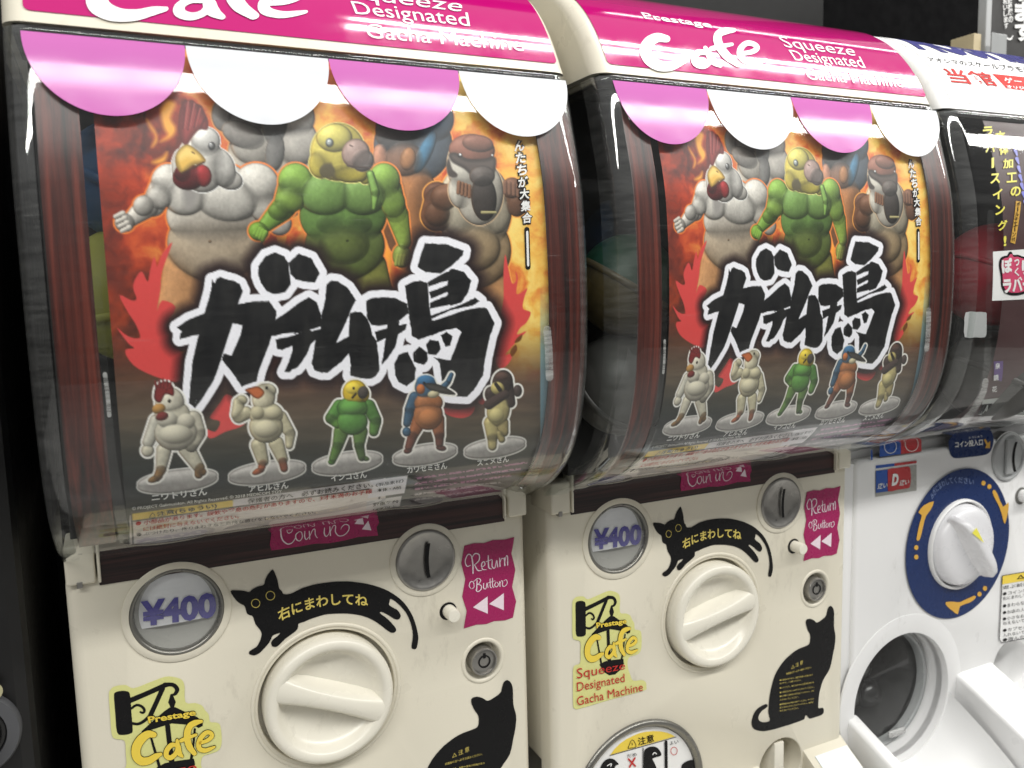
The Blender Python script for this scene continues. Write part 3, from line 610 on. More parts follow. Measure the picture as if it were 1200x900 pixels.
def title_strokes():
    A = []
    A.append([(248.7,328),(251.5,333),(254,326.5),(258,324.7),(265,327),(274,329.3),(281,333),(284.7,341.3),(278,358.7),(272.7,379.3),(266.7,397.3),(262,412),(259.3,421.3),(251.3,444),(240.7,461.3),(228.7,478.7),(221.3,472),(222.7,454.7),(225.3,424),(232.7,393.3),(240,366.7),(243.3,354.7),(247.3,340)])
    A.append([(207.3,383.3),(220.7,374.7),(239.3,367.3),(262,361),(278,356.7),(296.7,353.3),(315.3,352.7),(324,365.3),(323.3,373.3),(319.3,390.7),(315.3,404),(303.3,434.7),(300.7,446.7),(283.3,453),(276,442),(267.3,430.7),(260,421.3),(262,414),(270.6,416.7),(282,392),(284,382),(278,379.5),(272,379),(266,392),(232.7,392),(210.7,397.3),(211,391),(213,388.5)])
    A.append([(302.7,312),(311.3,300),(322,296),(332.7,300),(338,308),(339.3,320),(340.7,333.3),(334,342.7),(322,345),(312.7,341.3),(306,332),(302.7,322.7)])
    A.append([(338,308),(350,297.3),(364.7,302.7),(374.7,320),(368.7,331.3),(356.7,330),(346.7,327.3),(340.7,321.3)])
    A.append([(320,376),(336,366),(350,355),(362,348.5),(371,354),(377,371),(376,384),(364,388),(345,391),(330,392.7),(318,394)])
    A.append([(323,398),(331,396),(345,393),(372,383),(374,392),(352,408),(343,405),(331,410),(325,409)])
    A.append([(346,392),(376,380),(372,396),(364,404),(360,414),(354,424),(348,431),(342,433),(340,436),(333,436),(337,428),(342,414),(343,406)])
    A.append([(381.3,349.3),(382.7,333.3),(388.7,328.7),(396.7,330),(407.3,337.3),(417.3,352),(412.7,360),(409,369),(400,390),(394,402),(409,394),(411,408),(409,414),(400,424),(390,432),(384,436.7),(376.7,436.7),(368.7,434),(365.3,426),(370,396.7),(376.7,371.3)])
    A.append([(410,366.7),(416.7,365.3),(423,366),(429.3,372),(434,381.3),(436,392),(441.3,399),(444,420),(444.7,434),(440,441),(434,444),(421,443),(410,440),(411,428),(409,414),(408.7,392)])
    A.append([(429.3,352.7),(435.3,349.3),(448.7,348.3),(463.3,349.3),(476.7,356),(479.3,366.7),(466,377.3),(454,380.7),(443.3,382),(435.3,380.7),(430,372)])
    A.append([(439.3,388.7),(454,384.7),(476.7,379.3),(475.3,386),(467.3,391.3),(451.3,396.7),(442,400.7)])
    A.append([(454,380),(468,376),(467,391.3),(463.3,406),(454,420.7),(447.3,427.3),(449,418),(451,402)])
    A.append([(498,285),(523.3,286.3),(543.3,293.7),(542,299.7),(528.7,311.7),(516.7,320.3),(499.3,319),(489.3,313),(494,295.7)])
    A.append([(474.7,335),(483.3,330.3),(492.7,329),(501.3,331.7),(502,345),(504,366.3),(506,374),(506,393),(490,397.7),(483,394),(479,368)])
    A.append([(504,370.3),(540,357),(556.7,349),(562,353),(553,358.3),(530,363),(506,373.4)])
    A.append([(503,377),(535,365.5),(562,360.5),(570,361),(579.3,378.3),(578.7,381),(574,394.3),(568.7,418.3),(566,439.7),(555.3,457),(547.3,465),(530,464.3),(519,462),(518,445),(515,425),(508.7,419),(528,422.3),(540.7,389),(534.7,384.5),(523,386.5),(506,393),(496,395)])
    A.append([(527,316),(530,315),(543.3,318.3),(552,329),(548.7,342.3),(540.7,354.3),(528.7,358.3),(524.7,357),(524,335)])
    A.append([(501,331),(516,322),(530,316),(530,328),(516,331),(502,336)]); A.append([(503,342.5),(524,334.5),(526,341.5),(505,350)]); A.append([(504,354.5),(526,345.5),(526,357.5),(504,361.5)])
    A.append([(462,426.3),(467.3,415.7),(478,412.3),(482,421),(487.3,431.7),(486,445),(476.7,452.3),(467.3,447.7),(463.3,439.7)])
    A.append([(484,413),(491.3,406.3),(500.7,413),(501.3,422.3),(496.7,427.7),(484.7,423.7)])
    A.append([(499.3,403.7),(503.3,398.3),(514,399.7),(516.7,409),(511.3,415.7),(502,415)])
    A.append([(516.7,393),(523.3,389),(530.7,394.3),(527.3,405),(522,406.3)])
    cut = [[(408.7,371.3),(408.7,391.3),(394,401.3)], [(435.5,381.5),(443,383.5),(454,380.2),(453.5,384.5),(439.5,388.5)], [(319,394.5),(331,391.2),(344.7,389.6),(344.5,393),(332,395.4),(322,398)],
           [(363.5,386.5),(376,382.5),(375.5,385.5),(365,388)], [(272.7,379.3),(284,381.3),(282,392),(271.3,416.7),(262,412),(266.7,397.3)], [(508,373.6),(545,361.5),(561,358.6),(545,363.5),(508,376)],
           [(502,336),(524,330),(525,332.5),(503,340.5)], [(504,350.5),(525,342.5),(525,345),(512,349),(504,353.5)], [(505,362.5),(527,357),(528,358.5),(540,356),(505,369)]]
    return A, cut

def paint_poster(U, V):
    k = Ink(U, V); N = len(U)
    # fire behind the birds
    wx = fbm(U/46, V/46, 3); wy = fbm(U/46+9, V/46+5, 11)
    n = fbm(U/60+2.2*wx, V/60+2.2*wy, 21); n2 = fbm(U/26+2.8*wx, V/20+2*wy, 31)
    heat = np.interp(U, [110, 150, 180, 230, 300, 430, 520, 560, 600, 640], [.27, .29, .37, .52, .58, .60, .62, .74, .80, .80])
    heat = heat + (.95*(n-.5) + .35*(n2-.5))*np.interp(U, [110, 170, 230], [.62, .75, 1])
    low = np.interp(V, [90, 240, 330, 400, 440, 480, 540, 600], [0.0, 0, .06, .22, .46, .58, .70, .75])
    low = low - np.interp(U, [500, 560, 640], [0, .10, .16])*np.interp(V, [90, 380, 440], [1, 1, 0])
    k.C = ramp(heat, [(.05, (54, 26, 26)), (.25, (110, 44, 34)), (.42, (172, 60, 36)), (.55, (206, 86, 46)), (.66, (224, 132, 62)), (.80, (238, 184, 84)), (.95, (246, 214, 120))])
    g = fbm(U/50, V/9, 41); dk = ramp(np.interp(V, [380, 450, 500, 545, 565], [0, .25, .6, .9, 1]) + .0, [(0, (84, 54, 38)), (.25, (88, 66, 52)), (.6, (84, 74, 60)), (.9, (40, 44, 40)), (1, (26, 32, 32))])
    dk = dk*(.78+.44*g)[:, None]
    a = np.clip(low*1.9, 0, 1)[:, None]; k.C = k.C*(1-a)+dk*a
    # dark smoke upper left, a curl of flame, painted licks
    i = k.near(100, 90, 260, 260); sm = np.clip(fbm(U[i]/20, V[i]/20, 51)*2.4-1.0, 0, 1)*np.clip(1-np.hypot((U[i]-165)/62, (V[i]-165)/55), 0, 1)*1.6
    k.over(i, np.clip(sm, 0, .85), (62, 34, 36))
    fl = [[(192,150),(188,130),(196,118),(206,122),(200,138),(206,150),(202,160),(188,166),(196,158)], [(172,140),(176,150),(182,160),(178,172),(184,166),(183,156),(178,148)], [(178,190),(190,184),(196,178),(194,188),(186,192)]]
    for q in fl: k.draw(('p', smooth2(q), (240, 168, 66)), soft=6)
    k.draw(('p', [(266,172),(282,178),(300,180),(299,202),(292,206),(284,198)], (240, 160, 56)), soft=3); k.draw(('p', [(276,178),(296,183),(294,200)], (248, 196, 84)), soft=8)
    for q in [(398, 318, 20, 18), (330, 268, 8, 24), (452, 300, 8, 40), (420, 330, 12, 16), (472, 250, 6, 20)]: k.draw(('b', q[0], q[1], q[2], q[3], 0, (244, 160, 64), .8), .9)
    paint_big_birds(k)
    # legs and lower bodies sink into the flames
    # flat red flames at both sides
    red = (212, 74, 72)
    k.draw(('p', smooth2([(202,284),(190,298),(184,312),(181,300),(176,316),(173,330),(166,318),(158,328),(156,338),(160,350),(154,352),(140,346),(150,366),(154,372),(160,382),(164,396),(150,394),(137,384),(150,402),(157,408),(147,410),(150,420),(162,432),(190,444),(212,446),(216,420),(202,400),(196,380),(206,360),(190,352),(184,364),(188,340),(190,318)], 3), red))
    k.draw(('p', smooth2([(592,298),(596,316),(600,332),(605,328),(604,318),(607,326),(605,344),(612,342),(618,338),(614,350),(613,362),(622,366),(617,378),(610,384),(606,392),(617,388),(608,398),(600,406),(592,416),(601,414),(596,426),(586,432),(580,420),(582,396),(586,372),(590,350),(590,320)], 3), red))
    k.draw(('p', smooth2([(258,472),(266,462),(280,472),(288,492),(282,500),(264,506),(246,514),(240,502),(252,506),(258,494),(246,490),(252,480)], 3), red)); k.draw(('p', smooth2([(520,478),(538,480),(556,476),(552,486),(540,490),(524,486)], 3), red)); k.draw(('p', smooth2([(560,470),(572,464),(566,474)], 3), red))
    for q in [[(604,404),(598,412),(600,418),(606,410)], [(612,392),(606,396),(603,402),(610,399)]]: k.draw(('p', smooth2(q), (110, 66, 34)))
    # the title: black brush strokes in a white border with a dark glow
    st, cut = title_strokes(); i = k.near(160, 255, 625, 520); x, y = U[i], V[i]
    rough = (fbm(x/2.6, y/2.6, 61, 3)-.5)*2.2
    d = np.full(len(i), 1e9)
    for P in st:
        P = np.array(P); bbx = (x > P[:, 0].min()-42) & (x < P[:, 0].max()+42) & (y > P[:, 1].min()-42) & (y < P[:, 1].max()+42)
        d[bbx] = np.minimum(d[bbx], k.sdf(P, x[bbx], y[bbx]))
    k.over(i, np.clip(1-(d-11)/15, 0, 1)**1.1*.95, (34, 22, 24))
    k.over(i, .5-(d-8.6+.25*rough)/1.1, (244, 243, 250))
    ink = ramp(fbm(x/9, y/30, 71), [(.2, (16, 17, 20)), (.8, (36, 36, 36))])
    cd = np.full(len(i), 1e9)
    for P in cut: cd = np.minimum(cd, k.sdf(P, x, y))
    dd = np.maximum(d+rough*.55, -(cd+rough*.3))
    streak = (fbm((x*.96+y*.28)/1.3, (y*.96-x*.28)/26, 81, 2) > .90) & (d > -5.5)      # dry-brush scratches
    a = np.clip(.5-dd/1.0, 0, 1)*np.where(streak, .6, 1); k.over(i, a, ink)
    paint_small_figures(k)
    # caution panels at the foot
    f0 = np.interp(V, [548, 580], [0, 1])
    k.draw(('p', [(152, 604), (380, 572), (452, 560), (452, 640), (152, 680)], (222, 212, 208)))
    k.draw(('p', [(154, 602), (273, 586), (273, 594.5), (154, 612)], (222, 190, 74)))
    k.draw(('p', [(273, 585), (448, 561), (448, 571), (273, 594)], (214, 208, 212)))
    for a_, b_, w in [((154, 601), (448, 560.5), 1.0), ((154, 611), (273, 594.5), .8), ((273, 594.5), (448, 571), .7), ((154, 602), (157, 650), .9), ((448, 561), (440, 612), .9)]: k.draw(('l', a_, w, b_, w, (66, 62, 60)))
    k.draw(('p', [(434, 563), (478, 557), (474, 578), (431, 584)], (226, 222, 228))); k.draw(('p', [(430, 587), (471, 581), (467, 600), (428, 606)], (216, 212, 214)))
    k.draw(('p', [(486, 556), (640, 534), (640, 640), (470, 640)], (66, 58, 66)), soft=8)
    n5 = fbm(U/2.2, V/1.3, 91, 2); i = k.near(486, 540, 618, 596)
    for r in range(8):
        y0 = 561+6.2*r; yy = y0-.145*(U[i]-486); rowm = np.clip(1.2-abs(V[i]-yy)/1.7, 0, 1)*(n5[i] > .42)*np.clip((622-11*r-U[i]), 0, 1)
        k.over(i, rowm*.75, (226, 150, 196) if r < 3 else (206, 200, 200))
    k.draw(('p', [(533, 584), (600, 574), (596, 592), (526, 600)], (226, 214, 218))); k.draw(('p', [(528, 597), (590, 587), (580, 602), (520, 610)], (190, 60, 104)))
    i = np.nonzero(U > 632.5)[0]; k.over(i, np.clip((U[i]-632.5)/1.2, 0, 1)*np.clip((V[i]-330)/80, 0, 1)*.7, (120, 168, 190))
    c = np.clip(k.C, 0, 255)/255
    return np.where(c <= .04045, c/12.92, ((c+.055)/1.055)**2.4)

def poster_mesh(name, parent, x0=.0520, x1=.2772, nx=500, ns=600):
    s0 = POSTER.s_of_z(.1885); s1 = POSTER.s_of_z(-.0700)
    X, S = np.meshgrid(np.linspace(x0, x1, nx), np.linspace(s0, s1, ns)); X = X.ravel(); S = S.ravel()
    p = POSTER.fwd(X, S); P = np.stack([p[0], p[1], p[2]], -1)
    U, V = project(P); C = paint_poster(U, V)
    me = D.meshes.new(name); Q = (P-np.array(parent['_b']))
    j, i = np.meshgrid(np.arange(nx-1), np.arange(ns-1)); a = (i*nx+j).ravel()
    F = np.stack([a, a+1, a+nx+1, a+nx], -1)
    me.vertices.add(len(Q)); me.vertices.foreach_set('co', Q.astype(np.float32).ravel())
    me.loops.add(F.size); me.loops.foreach_set('vertex_index', F.ravel().astype(np.int32))
    me.polygons.add(len(F)); me.polygons.foreach_set('loop_start', np.arange(0, F.size, 4, dtype=np.int32))
    me.polygons.foreach_set('loop_total', np.full(len(F), 4, np.int32)); me.update(calc_edges=True)
    at = me.color_attributes.new('ink', 'FLOAT_COLOR', 'POINT')
    at.data.foreach_set('color', np.c_[C, np.ones(len(C))].astype(np.float32).ravel())
    me.polygons.foreach_set('use_smooth', np.ones(len(F), bool))
    if me.polygons[0].normal.y > 0: me.flip_normals()
    me.materials.append(M['poster'])
    o = D.objects.new(name, me); COL.objects.link(o); o.parent = parent; o['_b'] = list(parent['_b'])
    return o
# ------------------------------------------------------------------ the setting
def structure(name, bm, m): o = obj(name, bm, m); o['kind'] = 'structure'; return o
b = nb(); box(b, -3, 4, -4, .9, -1.02, -1.0); structure('floor', b, mat('shop_floor', (.30, .295, .285), .3, vary=.06, scale=3))
b = nb(); box(b, -2.0, 4.0, .46, .50, -1.0, 2.2); structure('wall', b, mat('black_wall', (.004, .004, .0045), .8, spec=.05, vary=.3))
b = nb(); box(b, -1.0, 3.2, -.10, .44, -.52, -.4985); tag(obj('display_rack', b, M['blackbody'], base=(1.1, .17, -.52)), 'black rack shelf carrying the whole row of capsule machines', 'rack')
D.objects['display_rack'].location = (1.1, .17, -.52)

# ------------------------------------------------------------------ machine shells
def rounded_loft(bm, levels, xl, xr, yb, r, n=7, cap_top=False, cap_bottom=False):
    """levels: (front y, z) rows; each row is a plan outline from the back left corner round the front to the back right"""
    rows = []
    for yf, z in levels:
        rr = max(min(r, (yb-yf)*.45), 1e-4); P = [(xl, yb), (xl, yf+rr+.0015)]
        for k in range(n+1):
            a = math.pi/2*k/n; P.append((xl+rr-rr*math.cos(a), yf+rr-rr*math.sin(a)))
        P.append((xl+rr+.0015, yf))
        P += [(xl+xr-x, y) for x, y in reversed(P)]
        rows.append([bm.verts.new((x, y, z)) for x, y in P])
    for a, c in zip(rows[:-1], rows[1:]):
        for k in range(len(a)-1): bm.faces.new((a[k], a[k+1], c[k+1], c[k]))
    if cap_top: bm.faces.new(rows[0])
    if cap_bottom: bm.faces.new(rows[-1])
    bmesh.ops.recalc_face_normals(bm, faces=bm.faces)
    f = max(bm.faces, key=lambda f: -f.calc_center_median().y)
    f.normal_update()
    if f.normal.y > 0: bmesh.ops.reverse_faces(bm, faces=bm.faces)

def panel_sheet(bm, x0, x1, z0, z1, holes, bev=.007, y=0.0, depth=.02, lip=.0011):
    outer = []
    rc = .006
    for cx, cz, a0 in ((x1-bev-rc, z1-bev-rc, 0), (x0+bev+rc, z1-bev-rc, 90), (x0+bev+rc, z0+bev+rc, 180), (x1-bev-rc, z0+bev+rc, 270)):
        for k in range(5): a = R(a0+90*k/4); outer.append((cx+rc*math.cos(a), cz+rc*math.sin(a)))
    loops = [outer]+[disc_pts((cx, cz), r+lip, 72) for cx, cz, r in holes]
    flat = [p for l in loops for p in l]
    tri = geometry.tessellate_polygon([[Vector((p[0], p[1], 0)) for p in l] for l in loops])
    vs = [bm.verts.new((p[0], y, p[1])) for p in flat]
    for f in tri:
        try: bm.faces.new([vs[i] for i in f])
        except ValueError: pass
    # rounded outer edge
    prev = vs[:len(outer)]; c = ((x0+x1)/2, (z0+z1)/2); hw, hh = (x1-x0)/2-bev, (z1-z0)/2-bev
    def grow(p, g):
        sx = (hw+g)/hw; sz = (hh+g)/hh; return (c[0]+(p[0]-c[0])*sx, c[1]+(p[1]-c[1])*sz)
    for k in list(range(1, 7))+[99]:
        if k == 99: g, dy = bev, depth
        else: a = math.pi/2*k/6; g, dy = bev*math.sin(a), bev*(1-math.cos(a))
        cur = [bm.verts.new((grow(p, g)[0], y+dy, grow(p, g)[1])) for p in outer]
        for i in range(len(outer)):
            j = (i+1) % len(outer); bm.faces.new((prev[i], prev[j], cur[j], cur[i]))
        prev = cur
    o = len(outer)
    for cx, cz, r in holes:
        prev = vs[o:o+72]; o += 72
        for rr, dy in ((r+.35*lip, .25*lip), (r, lip), (r, .012)):
            cur = [bm.verts.new((q[0], y+dy, q[1])) for q in disc_pts((cx, cz), rr, 72)]
            for i in range(72):
                j = (i+1) % 72; bm.faces.new((prev[i], prev[j], cur[j], cur[i]))
            prev = cur
    bmesh.ops.recalc_face_normals(bm, faces=bm.faces)

def fit_circle(P):
    A = np.array([[2*x, 2*z, 1] for x, z in P]); bb = np.array([x*x+z*z for x, z in P])
    s = np.linalg.lstsq(A, bb, rcond=None)[0]; return s[0], s[1], math.sqrt(s[2]+s[0]**2+s[1]**2)

def shell(root, body_mat, zc):
    """what every machine of the row has: body, header and clear cover"""
    b = nb(); box(b, XL+.001, XR-.001, .010, .27, zc, -.078, .004); box(b, XL+.001, XR-.001, .13, .27, -.42, zc-.0005); body = obj('body', b, body_mat, root, True, angle=40)
    b = nb(); box(b, XL+.006, XR-.006, -.018, .26, -.058, .198); obj('inner_box', b, M['inner'], root)
    lv = [(y, z) for y, z in crom(HEAD_P, 4)]
    b = nb(); rounded_loft(b, lv, XL, XR, .26, .0095, cap_top=True, cap_bottom=True); head = obj('header', b, body_mat, root, True, angle=50)
    b = nb(); box(b, XL+.004, XR-.004, -.0690, -.02, .1885, .1932, .001); obj('cover_rail', b, M['rail'], root)
    lv = [(y, z) for y, z in crom(COVER_P, 6) if z < .1915]
    b = nb(); rounded_loft(b, lv, XL+.0005, XR-.0005, .008, .012); cover = obj('display_cover', b, M['clear'], root, True, angle=60)
    # the thick corners of the moulding, where the plastic turns milky
    for side in (0, 1):
        b = nb(); rows = []
        for yf, z in lv:
            rr = max(min(.012, (.008-yf)*.45), 1e-4)
            row = [(XL-.0004, yf+rr+.016*min(1, (.008-yf)/.05)*.5+.001)]+[(XL+.0005+rr-(rr+.0006)*math.cos(R(a_)), yf+rr-(rr+.0006)*math.sin(R(a_))) for a_ in range(0, 79, 13)]
            rows.append([b.verts.new((x if side == 0 else XL+XR-x, y, z)) for x, y in row])
        for p, q in zip(rows[:-1], rows[1:]):
            for i in range(len(p)-1): b.faces.new((p[i], p[i+1], q[i+1], q[i]))
        bmesh.ops.recalc_face_normals(b, faces=b.faces); obj('cover_edge', b, M['edge'], root, True)
    # moulded lip along the top of the cover
    b = nb(); rounded_loft(b, [(-.0742, .1918), (-.0752, .1905), (-.0757, .1885), (-.0752, .1868)], XL+.0002, XR-.0002, .004, .012); obj('cover_lip', b, M['clear'], root, True, angle=60)
    return head, cover

def lettered(root, name, m, polys=None, surf=FRONT, off=.0004):
    b = nb(); lay(b, polys, surf, off); return obj(name, b, m, root)

def knob(root, c, ang, m, Rk, name='turn_knob'):
    """round knob with a raised rim, a hollow face and a grip bar across"""
    b = nb(); k = Rk/.0395
    pr = [(.0395, -.006), (.0395, .0055), (.0390, .0076), (.0377, .0092), (.0358, .0098), (.0335, .0095), (.0320, .0083), (.0300, .0046), (.0268, .0010), (.0190, -.0012), (.0100, -.0020), (0, -.0021)]
    lathe(b, [(r*k, h) for r, h in pr], (c[0], 0, c[1]), n=96)
    kn = obj(name, b, m, root, True, origin=(c[0], 0, c[1]), angle=50)
    b = nb(); L = .0343*k
    rows = []
    for t in np.linspace(-1, 1, 15):
        x = L*t; w0 = (.0082+.0040*abs(t)**3)*k; w1 = (.0043+.0022*abs(t)**2)*k; top = (.0104-.0010*t*t)*k
        rows.append([b.verts.new((x, -h, z)) for z, h in ((-w0*1.15, -.002), (-w0*.80, .0042*k), (-w1*1.15, top-.0016), (-w1*.8, top-.0003), (0, top), (w1*.8, top-.0003), (w1*1.15, top-.0016), (w0*.80, .0042*k), (w0*1.15, -.002))])
    for p, q in zip(rows[:-1], rows[1:]):
        for i in range(8): b.faces.new((p[i], p[i+1], q[i+1], q[i]))
    b.faces.new(rows[0]); b.faces.new(rows[-1]); bmesh.ops.recalc_face_normals(b, faces=b.faces)
    g = obj('grip_bar', b, m, kn, True, base=(0, 0, 0), angle=55)
    kn.rotation_euler = (0, R(ang), 0)
    return kn

def coin_plate(root, c, r, m, slot_tilt=3):
    b = nb(); lathe(b, [(r, -.003), (r, .0010), (r*.96, .0021), (r*.90, .0023), (r*.86, .0016), (r*.5, .0009), (0, .0007)], (c[0], 0, c[1]), n=72)
    cp = obj('coin_slot_plate', b, m, root, True, angle=50)
    b = nb(); P = []
    for t in np.linspace(-1, 1, 9): P.append((c[0]-.0011+.0012*t*t+.0004*t, c[1]+r*.56*t))
    P2 = [(x+.0026, z) for x, z in reversed(P)]; lay(b, [P+P2], FRONT, .0026)
    obj('coin_slot', b, M['black'], cp)
    return cp

def scallops(root):
    xs = [.0255, .0935, .1618, .2330, .3002]; zt = .1880
    for i in range(4):
        s0 = COVER.s_of_z(zt); s1 = COVER.s_of_z([.1515, .1515, .1525, .1530][i]); cx = (xs[i]+xs[i+1])/2; hw = (xs[i+1]-xs[i])/2-.0002
        P = [(cx+hw*math.cos(math.pi*k/48), s0+(s1-s0)*math.sin(math.pi*k/48)**.94) for k in range(49)]
        b = nb(); lay(b, [P], COVER, .0005); obj('awning_scallop', b, M['scpink'] if i % 2 == 0 else M['scwhite'], root, True)

# ------------------------------------------------------------------ the cream cafe machine
BW = (.0, .0)
def cafe_machine(label):
    root = empty('capsule_machine', ROOT, label, 'capsule machine', 'capsule machines in a row')
    head, cover = shell(root, M['cream'], -.285)
    # header sign and its white lettering (measured on the middle machine)
    s_b = HEAD.s_of_z(.1990); s_t = HEAD.s_of_z(.2675)
    x0, x1 = .0270, .2985; rc = .003; P = []
    for cx, cs, a0 in ((x1-rc, s_b-rc, 0), (x0+rc, s_b-rc, 90)):
        for k in range(6): a = R(a0+90*k/5); P.append((cx+rc*math.cos(a), cs+rc*math.sin(a)))
    P += [(x0, s_t), (x1, s_t)]
    b = nb(); lay(b, [P], HEAD, .0004); sg = obj('header_sign', b, M['pink'], root, True)
    b = nb(); Sx = HEAD
    text(b, 'Prestage', [(757, 25.5), (835, 36)], [(750, 15.5), (831, 27)], Sx, 1, .0008, .014)
    text(b, 'Squeeze', [(923, 60.5), (1003, 70.5)], [(910, 43), (999, 55)], Sx, 1, .0008, 0)
    text(b, 'Designated', [(934, 75.5), (1016, 85)], [(923, 59.5), (1007, 67.5)], Sx, 1, .0008, 0)
    text(b, 'Gacha Machine', [(946, 94), (1059, 103.5)], [(941, 80.5), (1053, 90.5)], Sx, 1, .0008, 0)
    Q = [np.array(q, float) for q in ((731, 25), (884, 37), (908, 95), (755, 82))]
    def hq(p):                                           # sticker zoom measure -> header pixels
        a = (p[0]-250)/740; c = (p[1]-470)/400; return tuple((Q[0]*(1-a)+Q[1]*a)*(1-c)+(Q[3]*(1-a)+Q[2]*a)*c)
    for pts, w in CAFE: stroke(b, [hq(p) for p in pts], [k*.168 for k in w], Sx, 1, .0008)
    obj('lettering', b, M['signtext'], sg)
    scallops(root)
    for xa, xb in ((.0290, .0462), (.2762, .3000)):
        b = nb(); s0, s1 = TRIM.s_of_z(.1880), TRIM.s_of_z(-.0560); lay(b, [[(xa, s0), (xb, s0), (xb, s1), (xa, s1)]], TRIM, 0); obj('wood_trim', b, M['wood'], root, True)
    # clear posts that hold the poster, each with a frosted clip
    for pts in ([(112, 330), (122, 450), (131, 540), (148, 642)], [(645, 360), (644, 440), (640, 500), (625, 552), (606, 588)]):
        b = nb(); stroke(b, pts, 13, TRIM, 0, .0006); ps = obj('poster_post', b, M['clear'], root, True)
    for pts, w in (([(123, 438), (126, 462), (128, 486)], 5), ([(640, 386), (642, 410), (643, 442)], 9)):
        b = nb(); stroke(b, pts, w, TRIM, 0, .0010); obj('poster_clip', b, M['clip'], root, True)
    po = poster_mesh('poster', root)
    b = nb(); F = POSTER; w_ = .0005
    for ch, bp, tp in (('ニワトリさん', [(178, 586.5), (243, 579)], [(177, 578.5), (242, 571)]), ('アヒルさん', [(292, 576), (338, 571.5)], [(291, 568.5), (338, 563.5)]), ('インコさん', [(388, 563.5), (430, 559)], [(387, 556), (429, 551)]),
                       ('カワセミさん', [(477, 554), (524, 548.5)], [(476, 546), (523.5, 541)]), ('スズメさん', [(559, 545.5), (596, 540.5)], [(558, 538), (596, 533)])):
        text(b, ch, bp, tp, F, 0, w_, .03)
    text(b, '© PROJECT Galimutidon. All Rights Reserved. © 2018 MEDICOM TOY', [(155, 598), (330, 577.5)], [(154.5, 593.5), (330, 573)], F, 0, w_, .0)
    column(b, 'んたちが大集合', (608, 172), (617, 256), (11.5, 12.5), F, 0, .0007, .03)
    stroke(b, [(617.2, 272), (618.3, 311)], 2.6, F, 0, .0007)
    obj('poster_lettering', b, M['paper'], po)
    b = nb()
    column(b, 'んたちが大集合', (608, 172), (617, 256), (14.5, 15.5), F, 0, .0004, .17)
    stroke(b, [(617, 269), (618.4, 313)], 6.0, F, 0, .0004); obj('lettering_outline', b, M['black'], po)
    b = nb()
    text(b, '注意(ちゅうい)', [(184, 605.5), (254, 595)], [(183, 599), (254, 588.5)], F, 0, w_, .02)
    stroke(b, [(175, 606), (178.5, 600), (182, 605), (175, 606)], .8, F, 0, w_, n=2)
    text(b, '保護者の方へ　必ずお読みください。', [(290, 589.5), (437, 570)], [(290, 584), (437, 564)], F, 0, w_, .01)
    text(b, '● ぶつけたり、振りまわすなど危険な遊びをしないでください。', [(160, 628), (370, 601)], [(160, 623.8), (370, 597.3)], F, 0, w_, .0)
    text(b, '《製品素材》', [(440, 570), (473, 564.5)], [(439.5, 566), (473, 560.5)], F, 0, w_, .01); text(b, '本体・ABS', [(442, 576), (470, 572)], [(442, 572), (470, 568)], F, 0, w_, .01)
    text(b, '対象年齢', [(437, 593), (467, 588.5)], [(437, 589), (467, 584.5)], F, 0, w_, .02); text(b, '14才以上', [(437, 599), (465, 595)], [(437, 595), (465, 590.5)], F, 0, w_, .02)
    obj('caution_lettering', b, M['black'], po)
    b = nb()
    text(b, '● 小部品があります。誤飲や窒息の危険がありますので、3才未満のお子様', [(159, 615.5), (436, 577.5)], [(159, 610), (436, 572)], F, 0, w_, .01)
    text(b, 'には絶対に与えないでください。', [(168, 621.5), (280, 606.5)], [(168, 616.5), (280, 601.5)], F, 0, w_, .01); obj('warning_lettering', b, M['red'], po)

    # front panel with its openings
    cl = FRONT.at(208, 717); cc = FRONT.at(498.5, 656); ck = FRONT.at(385, 816); clk = FRONT.at(566, 774)
    rl, rc_, rk = .0262, .0210, .0428
    ow = fit_circle([FRONT.at(u, v, 1) for u, v in ((688, 896.7), (725.3, 858), (765.3, 842.3), (794.7, 850), (813.3, 870), (822, 896.7))])
    co = FRONT.at(915, 896, 1); ro = .0230
    b = nb(); panel_sheet(b, XL, XR, -.4190, -.0905+.0065, [(cl[0], cl[1], rl), (ck[0], ck[1], rk+.0010), (clk[0], clk[1], .0130), (ow[0], ow[1], ow[2]-.004), (co[0], co[1], ro)])
    pan = obj('front_panel', b, M['cream'], root, True, angle=40)
    b = nb(); lathe(b, [(rk+.0030, .0), (rk+.0034, .0006), (rk+.0048, .0007), (rk+.0056, .0002), (rk+.0057, -.001)], (ck[0], 0, ck[1]), n=96); obj('knob_collar', b, M['cream'], root, True)
    b = nb(); lathe(b, [(rk+.002, -.0116), (0, -.0116)], (ck[0], 0, ck[1]), n=48); obj('knob_socket', b, M['inner'], root)
    # wood strip under the cover, cream bosses, hinge blocks
    b = nb(); box(b, .0352, .2880, -.0006, .012, -.0912, -.0700); obj('wood_strip', b, M['woodx'], root)
    for c, r in ((cl, .0302), (cc, .0248)):
        b = nb(); lathe(b, [(r, -.004), (r, .0006), (r-.0004, .0009), (r-.0040, .0009), (r-.0041, -.002)], (c[0], 0, c[1]), n=96); obj('boss_ring', b, M['cream'], root, True, angle=50)
    for x0, x1, px_ in ((.0186, .0338, .0240), (.2902, .3044, None)):
        b = nb(); box(b, x0, x1, -.0030, .03, -.0888, -.0660, .0016, 3); hb = obj('hinge_block', b, M['cream'], root, True, angle=40)
        if px_:
            b = nb(); box(b, px_, px_+.0030, -.0034, .004, -.0905, -.0868, .0004); obj('hinge_pin', b, M['steel'], hb)
    for x0 in (.0348, .2868):
        b = nb(); box(b, x0, x0+.0016, -.0034, .01, -.0890, -.0600, .0006); obj('strip_end', b, M['cream'], root, True)
